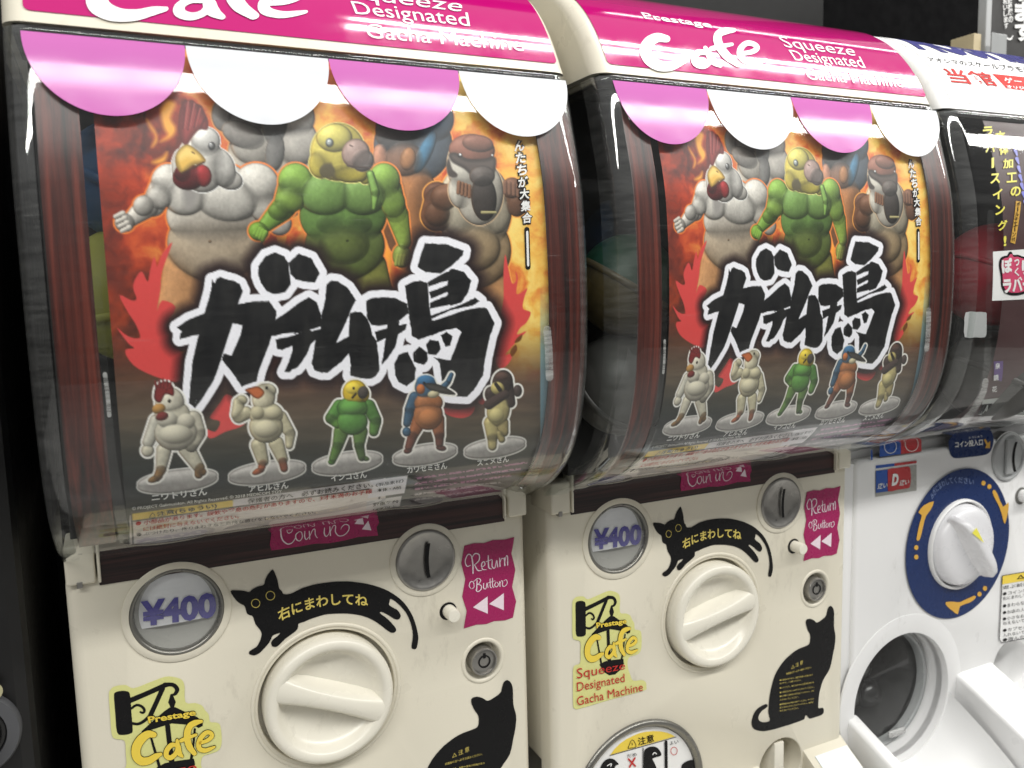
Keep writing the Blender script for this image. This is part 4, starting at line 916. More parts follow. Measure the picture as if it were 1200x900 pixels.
    # price window
    b = nb(); lathe(b, [(rl, -.0040), (rl, .0004), (rl-.0006, .0009), (rl-.0016, .0008), (rl-.0024, -.0004), (rl-.0030, -.0030), (rl-.0030, -.0118)], (cl[0], 0, cl[1]), n=72); pw = obj('price_window', b, M['ring'], root, True, angle=60)
    b = nb(); lathe(b, [(rl-.0028, -.0030), (rl*.55, -.0052), (0, -.0056)], (cl[0], 0, cl[1]), n=72); obj('price_dish', b, M['dish'], pw, True)
    b = nb(); q = [(cl[0]-.0212, cl[1]-.0052), (cl[0]+.0212, cl[1]-.0052), (cl[0]+.0212, cl[1]+.0112), (cl[0]-.0212, cl[1]+.0112)]
    rows = []
    for i in range(15):
        t = i/14*2-1; x = cl[0]+t*.02277
        hz = math.sqrt(max(.0228**2-(x-cl[0])**2, 0)); rows.append([b.verts.new((x, .0028+.0010*t*t, cl[1]+max(-.0078, -hz))), b.verts.new((x, .0028+.0010*t*t, cl[1]+min(.0230, hz)))])
    for p, q in zip(rows[:-1], rows[1:]): b.faces.new((p[0], q[0], q[1], p[1]))
    pc = obj('price_card', b, M['card'], pw)
    b = nb(); PS = Flat(.0024); text(b, '¥400', [(165.5, 735), (254, 723.5)], [(164.5, 705), (253, 692.5)], PS, 0, 0, .045); obj('lettering', b, M['purple'], pc)
    b = nb(); lathe(b, [(rl-.0020, -.0006), (rl*.78, .0012), (rl*.5, .0026), (rl*.25, .0032), (0, .0034)], (cl[0], 0, cl[1]), n=72); obj('price_lens', b, M['lens'], pw, True)
    coin_plate(root, cc, rc_, M['steel'])
    knob(root, ck, 24.5, M['knob'], .0412)
    # coin return button and key lock
    ch = FRONT.at(525, 716); b = nb(); lay(b, [disc_pts(ch, .0062, 40)], FRONT, .0003); rb = obj('return_button', b, M['black'], root)
    b = nb(); lathe(b, [(.0046, -.001), (.0046, .0098), (.0041, .0108), (.0030, .0110), (0, .0106)], (ch[0]+.0005, 0, ch[1]), n=36); obj('button_peg', b, M['knob'], rb, True, angle=50)
    b = nb(); lathe(b, [(.0165, -.0002), (.0160, .0005), (.0150, .0008), (.0140, .0006), (.0131, -.0003), (.0128, -.0040), (.0118, -.0070), (0, -.0075)], (clk[0], 0, clk[1]), n=64); kl = obj('key_lock', b, M['cream'], root, True, angle=60)
    b = nb(); lathe(b, [(.0100, -.0075), (.0100, .0020), (.0094, .0030), (.0086, .0030), (.0082, .0020), (.0082, .0012), (.0070, .0014), (0, .0014)], (clk[0], 0, clk[1]), n=48); cyl = obj('lock_cylinder', b, M['steel'], kl, True, angle=50)
    b = nb(); lathe(b, [(.0046, .0012), (.0046, .0019), (.0036, .0019), (.0036, .0012)], (clk[0]+.0004, 0, clk[1]-.0002), n=40); box(b, clk[0]-.0004, clk[0]+.0014, -.0020, -.0012, clk[1]+.0022, clk[1]+.0058); obj('keyhole', b, M['black'], cyl)
    # stickers
    ci = [(316, 614), (318, 622), (317.5, 628), (316, 638), (318, 645), (335, 642.5), (352, 640), (368, 637), (385, 636.5), (402, 633.5), (420, 629), (443, 627.5), (441, 618), (444, 612), (442, 604), (441, 594), (430, 597), (410, 600), (390, 603), (360, 607), (330, 611)]
    WS = Flat(-.0006); st = lettered(root, 'coin_sticker', M['mag'], [px(ci, WS)], WS)
    b = nb(); Z = lambda P: zoom(P, 300, 590, 8)
    for P, w in COIN: stroke(b, Z(P), [k/8 for k in w], WS, 0, .0006)
    lay(b, [px(Z([(920,190),(960,140),(1000,145),(1010,195)]), WS), px(Z([(990,240),(1050,160),(1080,250)]), WS)], WS, .0006); obj('lettering', b, M['magtext'], st)
    Z = lambda P: zoom(P, 530, 620, 7.2)
    st = lettered(root, 'return_sticker', M['mag'], [px(Z([(100,140),(185,118),(265,118),(340,92),(440,88),(522,66),(508,150),(497,205),(515,275),(530,345),(503,485),(537,608),(510,745),(445,768),(350,775),(285,800),(200,805),(95,838),(120,690),(82,570),(108,420),(74,290)]), FRONT)])
    b = nb()
    for P, w in RETURN: stroke(b, Z(P), [k/7.2 for k in w], FRONT, 0, .0006)
    lay(b, [px(Z([(172,658),(295,565),(297,712)]), FRONT), px(Z([(308,630),(432,538),(432,682)]), FRONT)], FRONT, .0006); obj('lettering', b, M['magtext'], st)
    Z = lambda P: zoom(P, 260, 650, 5)
    st = lettered(root, 'cat_sticker', M['black'], [px(smooth2(Z(CAT1), 3), FRONT)])
    b = nb()
    text(b, '右にまわしてね', [(327, 728.5), (378, 711), (431, 711)], [(324, 714.5), (376.5, 696.5), (431, 697)], FRONT, 0, .0006, .022)
    for c, r in (((299.4, 706.6), 4.9), ((316.6, 697.6), 5.1)):
        stroke(b, [(c[0]+r*math.cos(2*math.pi*k/20), c[1]+r*math.sin(2*math.pi*k/20)) for k in range(21)], .75, FRONT, 0, .0006, n=2)
    obj('lettering', b, M['catyellow'], st)
    Z = lambda P: zoom(P, 870, 700, 5.29)
    st = lettered(root, 'sitting_cat_sticker', M['black'], [px(smooth2(Z(CAT2), 3), FRONT, 1)])
    b = nb()
    rows = [(300, 372, 445, 412, '△ 注 意', 26), (268, 425, 480, 436, '保護者の方へ必ずお読みください。', 13)] + [(228, x1, y0, y0-(x1-228)*.17, s, 11) for y0, x1, s in
            ((518, 432, '●小部品があります。誤飲や窒息の危険があり'), (538, 360, 'ますので、ご注意ください。'), (566, 440, '●ぶつけたり、振りまわすなど危険な遊びを'), (594, 442, '●小部品を口に入れたりしないでください。'), (618, 442, '●お子様には絶対に与えないでください。口に'), (640, 345, '入れないでください。'), (668, 440, '●開封後は必ず袋をお捨てください。かんだり'), (688, 440, '振りまわしたりしないでください。絶対に'), (708, 345, '与えないでください。'))]
    for x0_, x1_, y0, y1, s_, h in rows:
        text(b, s_, Z([(x0_, y0), (x1_, y1)]), Z([(x0_, y0-h), (x1_, y1-h)]), FRONT, 1, .0006)
    obj('lettering', b, M['catyellow'], st)
    Z2 = lambda P: zoom(P, 660, 690, 6); Z1 = lambda P: zoom(P, 120, 780, 7.5)
    st = lettered(root, 'cafe_sticker', M['lime'], [px(smooth2(Z2([(62,105),(70,75),(92,56),(140,52),(172,72),(250,40),(315,14),(355,18),(388,36),(398,75),(398,165),(440,172),(470,188),(482,215),(498,242),(502,284),(530,290),(547,310),(549,400),(535,448),(500,466),(462,480),(450,520),(455,560),(470,605),(492,645),(550,640),(578,655),(582,690),(562,715),(330,778),(110,842),(82,840),(68,818),(67,640),(68,560),(85,535),(117,520),(120,440),(118,370),(84,358),(64,335),(62,220)]), 3), FRONT, 1)])
    b = nb(); lay(b, [px(smooth2(Z2([(84,115),(90,92),(110,84),(140,86),(155,108),(156,215),(157,308),(148,328),(115,335),(88,320),(85,215)]), 3), FRONT, 1)], FRONT, .00055)
    for P, w in (([(150,142),(230,104),(315,60)], [28, 26, 26]), ([(300,80),(272,150),(240,228)], [22, 21, 22]), ([(312,58),(348,62),(364,88),(354,114),(338,120)], [24, 22, 20, 16, 12]), ([(150,268),(180,276),(208,262),(232,236)], [14, 16, 16, 14]),
                 ([(152,190),(180,168),(204,178),(214,200),(206,214),(196,208)], [10, 14, 14, 12, 12, 10]), ([(312,290),(316,400),(322,525)], [22, 22, 26]), ([(236,360),(250,440),(268,545)], [10, 12, 14]), ([(432,320),(420,420),(404,515)], [10, 10, 14]), ([(338,118),(338,160),(338,200)], [10, 34, 10])):
        stroke(b, Z2(P), [k/6 for k in w], FRONT, 1, .00055)
    lay(b, [px(Z2(P), FRONT, 1) for P in ([(326,190),(352,190),(398,222),(446,252),(470,284),(468,305),(448,316),(430,298),(330,282),(225,318),(196,336),(196,318),(250,262),(300,212)], [(252,530),(290,508),(345,498),(420,490),(424,524),(398,570),(362,600),(320,606),(282,582)])], FRONT, .00058)
    text(b, 'Prestage', Z2([(228, 288), (445, 252)]), Z2([(224, 231), (440, 200)]), FRONT, 1, .00075, .075)
    for P, w in CAFE: stroke(b, Z1(P), [(k+9)/7.5 for k in w], FRONT, 0, .00075)
    obj('lamp_print', b, M['black'], st)
    b = nb(); text(b, 'Prestage', Z2([(230, 285), (442, 249)]), Z2([(226, 235), (438, 205)]), FRONT, 1, .0011, .03)
    for P, w in CAFE: stroke(b, Z1(P), [k/7.5 for k in w], FRONT, 0, .0011)
    obj('yellow_lettering', b, M['yellow'], st)
    b = nb(); text(b, 'Squeeze', Z2([(92, 652), (430, 576)]), Z2([(90, 556), (430, 508)]), FRONT, 1, .0011, 0); text(b, 'Designated', Z2([(93, 738), (428, 668)]), Z2([(90, 655), (425, 592)]), FRONT, 1, .0011, 0)
    text(b, 'Gacha Machine', Z2([(93, 818), (556, 712)]), Z2([(90, 755), (552, 655)]), FRONT, 1, .0011, 0); obj('red_lettering', b, M['red'], st)
    # round window with the caution disc
    b = nb(); r = ow[2]; lathe(b, [(r+.0006, .0), (r, .0018), (r-.0020, .0030), (r-.0042, .0022), (r-.0058, -.0010), (r-.0066, -.0060)], (ow[0], 0, ow[1]), n=96); cw = obj('round_window', b, M['ring'], root, True, angle=60)
    CD = Flat(.0012); b = nb(); lay(b, [disc_pts((ow[0], ow[1]), r-.0062, 80)], CD, 0); cd = obj('caution_disc', b, M['paper'], cw)
    Z = lambda P: zoom(P, 680, 830, 7.5)
    b = nb(); lay(b, [px(Z([(262,408),(300,355),(350,308),(400,272),(450,247),(510,220),(570,206),(640,199),(700,201),(760,213),(800,228),(832,246)]), CD, 1)], CD, .0003); obj('yellow_band', b, M['yellow'], cd)
    b = nb(); text(b, '注意', Z([(505, 326), (648, 290)]), Z([(500, 256), (640, 222)]), CD, 1, .0006, .012)
    for P, w in (([(256, 412), (545, 331), (838, 249)], 5), ([(545, 345), (545, 600)], 4), ([(552, 345), (552, 600)], 4), ([(750, 292), (752, 600)], 26), ([(415, 348), (452, 272), (487, 334), (415, 348)], 5), ([(451, 300), (452, 320)], 6), ([(985, 440), (1000, 520)], 5)): stroke(b, Z(P), w/7.5, CD, 1, .0006, n=3)
    lay(b, [px(smooth2(Z(P)), CD, 1) for P in ([(558,385),(575,352),(620,334),(670,342),(702,380),(708,412),(660,428),(632,442),(650,480),(668,530),(660,600),(560,600),(556,480)], [(150,600),(170,530),(200,470),(245,440),(290,445),(318,468),(335,490),(310,500),(300,530),(310,600)], [(892,492),(990,452),(1012,530),(1010,600),(905,600)])], CD, .0005)
    text(b, 'だめ', Z([(410, 432), (495, 415)]), Z([(405, 403), (490, 386)]), CD, 1, .0006); text(b, 'よい', Z([(785, 322), (862, 304)]), Z([(780, 290), (856, 272)]), CD, 1, .0006); obj('black_print', b, M['black'], cd)
    b = nb(); stroke(b, Z([(420, 443), (480, 505)]), 2.0, CD, 1, .0006); stroke(b, Z([(476, 434), (430, 512)]), 2.0, CD, 1, .0006); stroke(b, Z([(820+28*math.cos(k*math.pi/10), 372+34*math.sin(k*math.pi/10)) for k in range(21)]), .7, CD, 1, .0006, n=2); obj('red_print', b, M['red'], cd)
    b = nb()
    for P in ([(632,402),(640,388),(652,386),(664,396)], [(232,500),(250,488),(268,482),(262,505)]): stroke(b, Z(P), 1.1, CD, 1, .0009)
    obj('white_print', b, M['paper'], cd)
    # outlet cup and tray
    b = nb(); lathe(b, [(ro, -.001), (ro, -.045), (ro*.9, -.05), (0, -.05)], (co[0], 0, co[1]), n=64); ou = obj('outlet_cup', b, M['cream'], root, True, angle=50)
    b = nb(); box(b, co[0]-.0050, co[0]+.0055, .002, .044, co[1]-.03, co[1]+.0185, .001); obj('outlet_flap', b, M['knob'], ou, True, angle=40)
    b = nb(); zt = -.3300
    sl = lambda bm, k, y0=0.0, z0=zt: [setattr(v.co, 'z', v.co.z+k*(v.co.y-y0)) for v in bm.verts]
    box(b, XL+.001, co[0]-ro-.0005, -.11, .004, zt-.02, zt, .002); sl(b, .65); tl = obj('tray_side', b, M['cream'], root, True, angle=40)
    b = nb(); box(b, co[0]+ro+.0015, XR-.0005, -.11, .004, zt-.02, zt, .002); sl(b, .65); tr = obj('tray', b, M['cream'], root, True, angle=40)
    b = nb(); box(b, co[0]+ro+.0085, XR-.0030, -.105, -.007, zt+.0004, zt+.0010); sl(b, .65); obj('tray_card', b, mat('pale_blue_card', (.74, .79, .81), .5, vary=.01), tr)
    return root

CAFE = [([(452,600),(400,596),(340,640),(298,712),(300,790),(345,832),(410,826),(470,790),(512,770)], [50, 66, 78, 80, 78, 74, 66, 54, 30]),
        ([(650,690),(606,692),(566,736),(562,786),(598,802),(640,770),(664,716)], [30, 44, 44, 44, 44, 40, 36]), ([(656,648),(664,710),(674,760),(700,790)], [26, 50, 50, 26]),
        ([(868,482),(818,494),(772,520),(748,570),(746,640),(766,710),(808,764)], [30, 50, 54, 60, 60, 56, 40]), ([(690,652),(740,630),(822,600)], [34, 36, 24]),
        ([(856,672),(920,650),(960,614),(948,584),(910,582),(868,622),(846,672),(852,722),(900,738),(950,722),(984,706)], [30, 34, 38, 36, 38, 42, 44, 44, 40, 32, 20])]
COIN = [([(285,245),(300,275),(330,265),(345,235)], [6, 7, 7, 5]), ([(232,235),(234,300),(255,350),(298,378),(340,362),(370,318)], [8, 14, 13, 11, 8, 6]), ([(402,262),(372,290),(376,332),(408,348),(432,312),(424,268),(402,262)], [6, 10, 12, 8, 9, 8, 6]),
        ([(456,258),(454,305),(468,336),(496,310)], [8, 11, 9, 5]), ([(497,258),(502,330)], [9, 11]), ([(502,306),(528,248),(550,240),(554,290),(572,320)], [5, 7, 9, 10, 6]),
        ([(640,228),(638,280),(656,306),(682,278),(692,222)], [8, 12, 9, 5, 5]), ([(690,216),(696,298)], [9, 11]), ([(696,262),(722,208),(744,210),(742,262),(772,300),(822,294),(864,252),(868,208),(834,194),(802,218),(794,240)], [5, 7, 9, 10, 9, 8, 8, 9, 8, 6, 4])]
RETURN = [([(152,302),(122,312),(106,268),(128,214),(156,222),(170,290),(172,372)], [5, 8, 9, 8, 8, 12, 9]), ([(160,246),(186,206),(222,214),(222,262),(182,302)], [5, 9, 10, 9, 5]), ([(186,302),(212,346),(246,346)], [7, 11, 5]),
          ([(244,322),(272,298),(264,272),(244,292),(252,336),(284,340)], [5, 7, 7, 10, 9, 5]), ([(300,222),(304,318),(328,334)], [8, 11, 5]), ([(282,272),(332,254)], [6, 6]), ([(334,262),(334,314),(356,326),(372,262),(380,318)], [8, 10, 6, 8, 8]),
          ([(396,244),(400,312)], [9, 10]), ([(400,280),(414,246),(432,250)], [5, 6, 7]), ([(436,240),(440,306)], [9, 10]), ([(440,276),(452,226),(463,232),(464,302)], [5, 6, 8, 9]),
          ([(156,502),(140,476),(152,442),(176,448),(180,486),(164,502)], [4, 7, 7, 6, 6, 4]), ([(206,428),(202,520)], [8, 9]), ([(178,440),(210,414),(236,426),(224,456),(204,464),(238,472),(240,504),(212,526),(194,510)], [4, 6, 7, 6, 4, 7, 8, 6, 4]),
          ([(262,455),(260,494),(280,500),(290,452),(298,492)], [7, 8, 5, 7, 6]), ([(316,418),(318,484),(330,494)], [6, 8, 4]), ([(336,412),(338,480),(350,490)], [6, 8, 4]), ([(300,452),(358,434)], [4, 4]), ([(366,444),(354,470),(370,486),(386,466),(376,446)], [5, 8, 6, 7, 5]),
          ([(396,440),(400,482)], [7, 8]), ([(400,458),(412,434),(422,442),(420,474),(438,480),(460,456),(452,426),(430,434)], [4, 5, 7, 7, 6, 6, 6, 4])]
CAT1 = [(50,213),(88,208),(128,211),(160,218),(178,202),(210,186),(245,175),(254,144),(272,112),(297,87),(312,112),(326,150),(335,195),(350,212),(362,230),(400,228),(435,212),(470,195),(515,181),(560,170),(650,158),(705,156),(760,157),(860,172),(950,200),(1020,240),(1070,285),(1110,345),(1132,400),(1145,450),(1150,490),(1140,545),(1125,552),(1110,540),(1118,470),(1105,400),(1075,335),(1030,285),(1000,263),(985,258),(982,275),(978,292),(1000,308),(1028,324),(1047,355),(1035,378),(1010,375),(985,360),(960,345),(934,334),(924,340),(950,360),(980,385),(1018,430),(1014,452),(992,456),(965,440),(940,420),(905,395),(870,375),(835,361),(800,352),(750,345),(700,343),(650,345),(600,350),(520,375),(480,392),(448,403),(446,420),(438,440),(400,470),(375,488),(350,512),(322,537),(296,536),(288,515),(300,495),(322,478),(342,457),(318,463),(295,475),(285,500),(268,525),(245,550),(220,575),(190,588),(162,582),(160,566),(180,552),(204,536),(222,506),(230,480),(231,455),(216,430),(196,405),(180,360),(160,352),(145,340),(133,300),(108,286),(80,262)]
CAT2 = [(545,52),(560,66),(567,100),(566,180),(575,240),(570,300),(560,350),(540,440),(500,510),(478,580),(470,640),(469,683),(480,685),(500,686),(502,712),(488,728),(455,740),(420,750),(408,746),(398,732),(388,732),(384,748),(374,758),(300,785),(250,800),(200,815),(160,824),(120,828),(70,815),(55,780),(65,730),(90,690),(130,665),(150,662),(152,678),(118,704),(97,740),(105,765),(135,773),(168,762),(160,720),(160,680),(170,590),(200,480),(250,400),(300,350),(340,322),(380,305),(410,290),(418,262),(417,230),(405,205),(396,180),(391,155),(397,136),(420,132),(442,142),(460,155),(490,138),(515,115),(522,90),(530,64)]
# ------------------------------------------------------------------ the two cafe machines
near = cafe_machine('cream capsule machine nearest the camera, its knob bar sloping down to the right')
def copy_tree(o, parent=None):
    c = o.copy(); COL.objects.link(c)
    if parent is not None: c.parent = parent; c.matrix_parent_inverse = o.matrix_parent_inverse.copy()
    for ch in list(o.children): copy_tree(ch, c)
    return c
mid = copy_tree(near); mid.location = Vector(ROOT+OFF[1])
mid['label'] = 'cream capsule machine in mid row, its knob bar tilted up to the right'
for ch in mid.children:
    if ch.name.startswith('turn_knob'): ch.rotation_euler = (0, R(-11), 0)
    if ch.name.startswith('poster') and len(ch.children) >= 3: ch.location.x += .0012
    # a strip of plain paper shows beside this machine's poster
b = nb(); s0, s1 = POSTER.s_of_z(.188), POSTER.s_of_z(-.068)
lay(b, [[(.2795, s0), (.2858, s0), (.2858, s1), (.2795, s1)]], POSTER, -.0006); obj('poster_margin', b, M['paper'], mid, True, base=ROOT)

# ------------------------------------------------------------------ the white machine at the right
def white_machine():
    root = empty('capsule_machine', ROOT+OFF[2], 'white capsule machine ending the row, a blue ring round its knob', 'capsule machine', 'capsule machines in a row', b=ROOT)
    head, cover = shell(root, M['white'], -.215)
    Z = lambda P: zoom(P, 1030, 30, 7.06); H_ = HEAD
    b = nb(); P = [(.0185, HEAD.s_of_z(.1990)), (.0185, HEAD.s_of_z(.2690)), (.300, HEAD.s_of_z(.2690)), (.300, HEAD.s_of_z(.1990))]
    lay(b, [[(.030, P[0][1]), (.030, P[1][1]), (.300, P[1][1]), (.300, P[0][1])]], HEAD, .0003); sg = obj('header_sign', b, M['mattewhite'], root, True)
    b = nb(); s0, s1 = HEAD.at(1100, 62, 2)[1], HEAD.s_of_z(.2700)
    V, F = glyphs('AOSHIMA', .05); lo, hi = V.min(0), V.max(0)
    t = nb(); vs = [t.verts.new((.0400+(v[0]-lo[0])/(hi[0]-lo[0])*.20, s0+(v[1]-lo[1])/(hi[1]-lo[1])*(s1-s0), 0)) for v in V]
    for f in F: t.faces.new([vs[i] for i in f])
    lay_bm(b, t, HEAD, .0007); obj('navy_lettering', b, M['navyink'], sg)
    b = nb(); text(b, 'アオシマのスケールプラモデル', Z([(415, 300), (1330, 408)]), Z([(385, 262), (1300, 355)]), H_, 2, .0007, .01); obj('small_lettering', b, M['black'], sg)
    b = nb(); text(b, '当館', Z([(600, 478), (985, 508)]), Z([(515, 350), (900, 395)]), H_, 2, .0007, .018)
    obj('red_lettering', b, M['red'], sg)
    b = nb(); lay(b, [px(Z([(930,402),(1400,450),(1500,580),(1050,522)]), H_, 2)], H_, .0005); bx = obj('red_box', b, M['red'], sg)
    b = nb(); text(b, 'ゲーム', Z([(1045, 480), (1270, 500)]), Z([(1015, 432), (1240, 455)]), H_, 2, .0008, .02); text(b, 'オリジナル', Z([(1055, 522), (1300, 545)]), Z([(1045, 498), (1290, 520)]), H_, 2, .0008, .02); obj('white_lettering', b, M['signtext'], bx)
    # poster inside
    s0, s1 = POSTER.s_of_z(.187), POSTER.s_of_z(-.062)
    b = nb(); lay(b, [[(.0640, s0), (.2900, s0), (.2900, s1), (.0640, s1)]], POSTER, 0)
    po = obj('poster', b, mat('maroon_poster', (.055, .022, .023), .4, vary=.35, scale=25), root, True)
    F_ = POSTER; b = nb()
    column(b, '立体加工の', (1171.5, 160), (1189.5, 225), (12, 11.5), F_, 2, .0005, .03); column(b, 'ラバースイング！', (1157, 155), (1177, 283), (11.5, 12), F_, 2, .0005, .03)
    obj('yellow_lettering', b, mat('lemon_print', (.80, .72, .10), .35), po)
    b = nb(); lay(b, [px([(1190, 235.5), (1196, 236.5), (1189, 286), (1183.5, 284)], F_, 2)], F_, .0004); yb = obj('yellow_tag', b, M['gold'], po)
    b = nb(); column(b, 'ボールチェーン付', (1192.6, 240), (1186.6, 281), (4.5, 5), F_, 2, .0007, .01); obj('lettering', b, M['black'], yb)
    b = nb()
    for k in range(9): stroke(b, [(1187+1.9*k, 166+10*k), (1189.5+1.8*k, 172+10*k)], [4, 2], F_, 2, .0004)
    obj('blue_print', b, mat('pale_blue_print', (.20, .20, .62), .35), po)
    b = nb(); lay(b, [px([(1163, 295), (1215, 291), (1215, 350), (1162, 352.5)], F_, 2)], F_, .0004); wb = obj('badge_ground', b, M['paper'], po)
    Z = lambda P: zoom(P, 1120, 280, 7.5)
    bo = smooth2(Z([(385,170),(420,150),(445,145),(462,115),(485,115),(498,140),(540,140),(600,160),(680,170),(700,300),(690,400),(640,450),(600,480),(540,496),(480,496),(430,480),(412,460),(392,410),(388,330),(372,230)]), 3)
    b = nb(); lay(b, [px(bo, F_, 2)], F_, .0007); bd = obj('badge', b, M['black'], wb)
    cxy = bo.mean(0); b = nb(); lay(b, [px([tuple(cxy+(q-cxy)*.88) for q in bo], F_, 2)], F_, .0009); obj('badge_face', b, mat('rose_print', (.62, .06, .15), .35), bd)
    b = nb()
    text(b, 'ぽ', Z([(395, 305), (490, 295)]), Z([(385, 175), (480, 165)]), F_, 2, .0012, .05); text(b, 'っ', Z([(505, 240), (545, 236)]), Z([(500, 180), (545, 176)]), F_, 2, .0012, .03)
    text(b, 'く', Z([(505, 330), (545, 326)]), Z([(500, 255), (540, 250)]), F_, 2, .0012, .03); text(b, 'り', Z([(570, 320), (640, 312)]), Z([(565, 190), (635, 182)]), F_, 2, .0012, .05)
    text(b, 'ラバー', Z([(405, 480), (660, 450)]), Z([(400, 345), (650, 325)]), F_, 2, .0012, .05); obj('lettering', b, M['paper'], bd)
    Z = lambda P: zoom(P, 1120, 380, 7.5)
    b = nb(); lay(b, [px(Z([(330,325),(412,322),(400,500),(330,480)]), F_, 2)], F_, .0004); ng = obj('name_ground', b, mat('violet_print', (.10, .05, .20), .35), po)
    b = nb(); column(b, '泉鏡花', (1168, 429), (1164.5, 456), (6, 7), F_, 2, .0008, .01); obj('lettering', b, M['paper'], ng)
    # the printed picture beside the name: soft rounded shapes in black, skin tone and red only
    b = nb(); lay(b, [px(Z([(235,660),(620,618),(700,700),(640,800),(190,790)]), F_, 2)], F_, .0004); fb = obj('maker_band', b, mat('grey_band', (.50, .53, .51), .4), po)
    b = nb(); lay(b, [px(Z([(225,700),(318,690),(270,775),(195,785)]), F_, 2)], F_, .0007); text(b, '株式会社', Z([(330, 705), (395, 698)]), Z([(333, 690), (398, 683)]), F_, 2, .0007); text(b, 'アオシマ文化教材社', Z([(305, 750), (640, 715)]), Z([(312, 722), (650, 690)]), F_, 2, .0007, .04); stroke(b, Z([(255, 795), (590, 760)]), .8, F_, 2, .0007); obj('lettering', b, M['black'], fb)
    b = nb(); text(b, 'A', Z([(228, 776), (268, 770)]), Z([(252, 700), (296, 696)]), F_, 2, .0010, .04); obj('white_lettering', b, mat('grey_print', (.50, .53, .51), .4), fb)
    for pts in ([(1160, 250), (1158, 360), (1154, 440), (1140, 480), (1120, 505)],):
        b = nb(); stroke(b, pts, 8, TRIM, 2, .0006); obj('poster_post', b, M['clear'], root, True)
    b = nb(); lay(b, [px(smooth2([(1130.5, 366), (1143, 365.5), (1154, 366), (1155, 371), (1155, 388), (1153, 395), (1142, 395), (1129.5, 395), (1129, 380)], 2), TRIM, 2)], TRIM, .0008); obj('poster_clip', b, M['paleg'], root)
    b = nb(); stroke(b, [(1154, 446), (1150, 462), (1138, 482), (1126, 494)], 7, TRIM, 2, .0009); obj('poster_clip', b, M['clip'], root, True)

    # front panel
    Zh = lambda P: zoom(P, 1000, 700, 4.5)
    hx, hz, hr = fit_circle([FRONT.at(u, v, 2) for u, v in Zh([(50, 420), (120, 300), (220, 215), (310, 188), (420, 230), (480, 320), (497, 440)])])
    ck = FRONT.at(1123, 637, 2); cc = FRONT.at(1181, 535, 2); dw = [FRONT.at(u, v, 2) for u, v in ((1025.5, 552), (1074, 546), (1074, 574), (1025.5, 582))]
    hc = FRONT.at(1184, 779, 2)
    b = nb(); panel_sheet(b, XL, XR, -.4190, -.0860, [(hx, hz, hr), (ck[0], ck[1], .0415), (cc[0], cc[1], .0235), (hc[0], hc[1], .0260)], bev=.0035); obj('front_panel', b, M['white'], root, True, angle=40)
    b = nb(); lathe(b, [(hr+.0185, -.001), (hr+.0180, .0003), (hr+.0170, .0006), (hr+.002, .0007), (hr+.0004, .0002), (hr, -.004)], (hx, 0, hz), n=96); ho = obj('outlet_window', b, M['white'], root, True, angle=40)
    dep = .024                                          # the clear door sits deep in a white barrel
    b = nb(); lathe(b, [(hr+.0005, -.002), (hr, -.006), (hr, -dep), (hr*.93, -dep-.001)], (hx, 0, hz), n=72); obj('outlet_barrel', b, M['white'], ho, True, angle=50)
    b = nb(); lathe(b, [(hr*.94, -dep), (hr*.92, -dep-.05), (hr*.6, -dep-.08), (0, -dep-.085)], (hx, 0, hz), n=64); obj('outlet_cavity', b, M['inner'], ho, True)
    b = nb(); lathe(b, [(hr*.95, -dep-.001), (hr*.945, -dep+.004), (hr*.92, -dep+.0048), (hr*.89, -dep+.003), (hr*.88, -dep-.004)], (hx, 0, hz), n=72); obj('door_rim', b, M['greyp'], ho, True)
    b = nb(); lathe(b, [(hr*.90, -dep+.003), (hr*.6, -dep+.006), (hr*.3, -dep+.0075), (0, -dep+.008)], (hx, 0, hz), n=64); obj('clear_door', b, M['clear'], ho, True)
    b = nb(); box(b, hx+hr*.05, hx+hr*.40, dep-.010, dep-.006, hz-hr*.80, hz-hr*.68, .002); obj('door_catch', b, M['clip'], ho, True)
    for r_, q in ((.017, (-.012, -.020)), (.015, (.020, -.026)), (.016, (.004, .008))):
        b = nb(); bmesh.ops.create_uvsphere(b, u_segments=24, v_segments=12, radius=r_); bmesh.ops.translate(b, vec=(hx+q[0], dep+.035, hz+q[1]), verts=b.verts); obj('gear_wheel', b, M['rail'], ho, True)
    # chute: a white trough carrying the barrel on towards the viewer and downwards
    b = nb(); rows = []
    for y in (.0005, -.004, -.012, -.024, -.040, -.060, -.085, -.115, -.15):
        g = 1+.10*min(-y/.05, 1) if y < 0 else 1.0
        rows.append([b.verts.new((hx+hr*1.03*g*math.cos(R(a_)), y, hz+hr*1.03*math.sin(R(a_))+.62*min(y, 0)-1.2*y*y)) for a_ in np.linspace(184, 352, 40)])
    for p, q in zip(rows[:-1], rows[1:]):
        for i in range(39): b.faces.new((p[i], q[i], q[i+1], p[i+1]))
    bmesh.ops.recalc_face_normals(b, faces=b.faces); bmesh.ops.solidify(b, geom=b.faces[:], thickness=-.002) if False else None
    ch = obj('chute', b, M['white'], root, True)
    sl = lambda bm, k: [setattr(v.co, 'z', v.co.z+k*v.co.y) for v in bm.verts]
    b = nb(); box(b, XL-.0035, XL+.0105, -.13, .004, -.42, -.3185, .0035, 3); sl(b, .42); obj('tray_wall', b, M['white'], root, True, angle=40)
    b = nb(); xe = hc[0]-.0270; box(b, hx+.0720, xe, -.13, .004, -.42, -.3090, .004, 3); sl(b, .45); box(b, xe-.001, XR, -.13, .004, -.43, -.372, .004, 3); tr = obj('tray', b, M['white'], root, True, angle=40)
    b = nb(); box(b, XL-.0130, XL+.0020, .0030, .02, -.3300, -.0885, .0015); obj('side_rail', b, M['white'], root, True, angle=40)
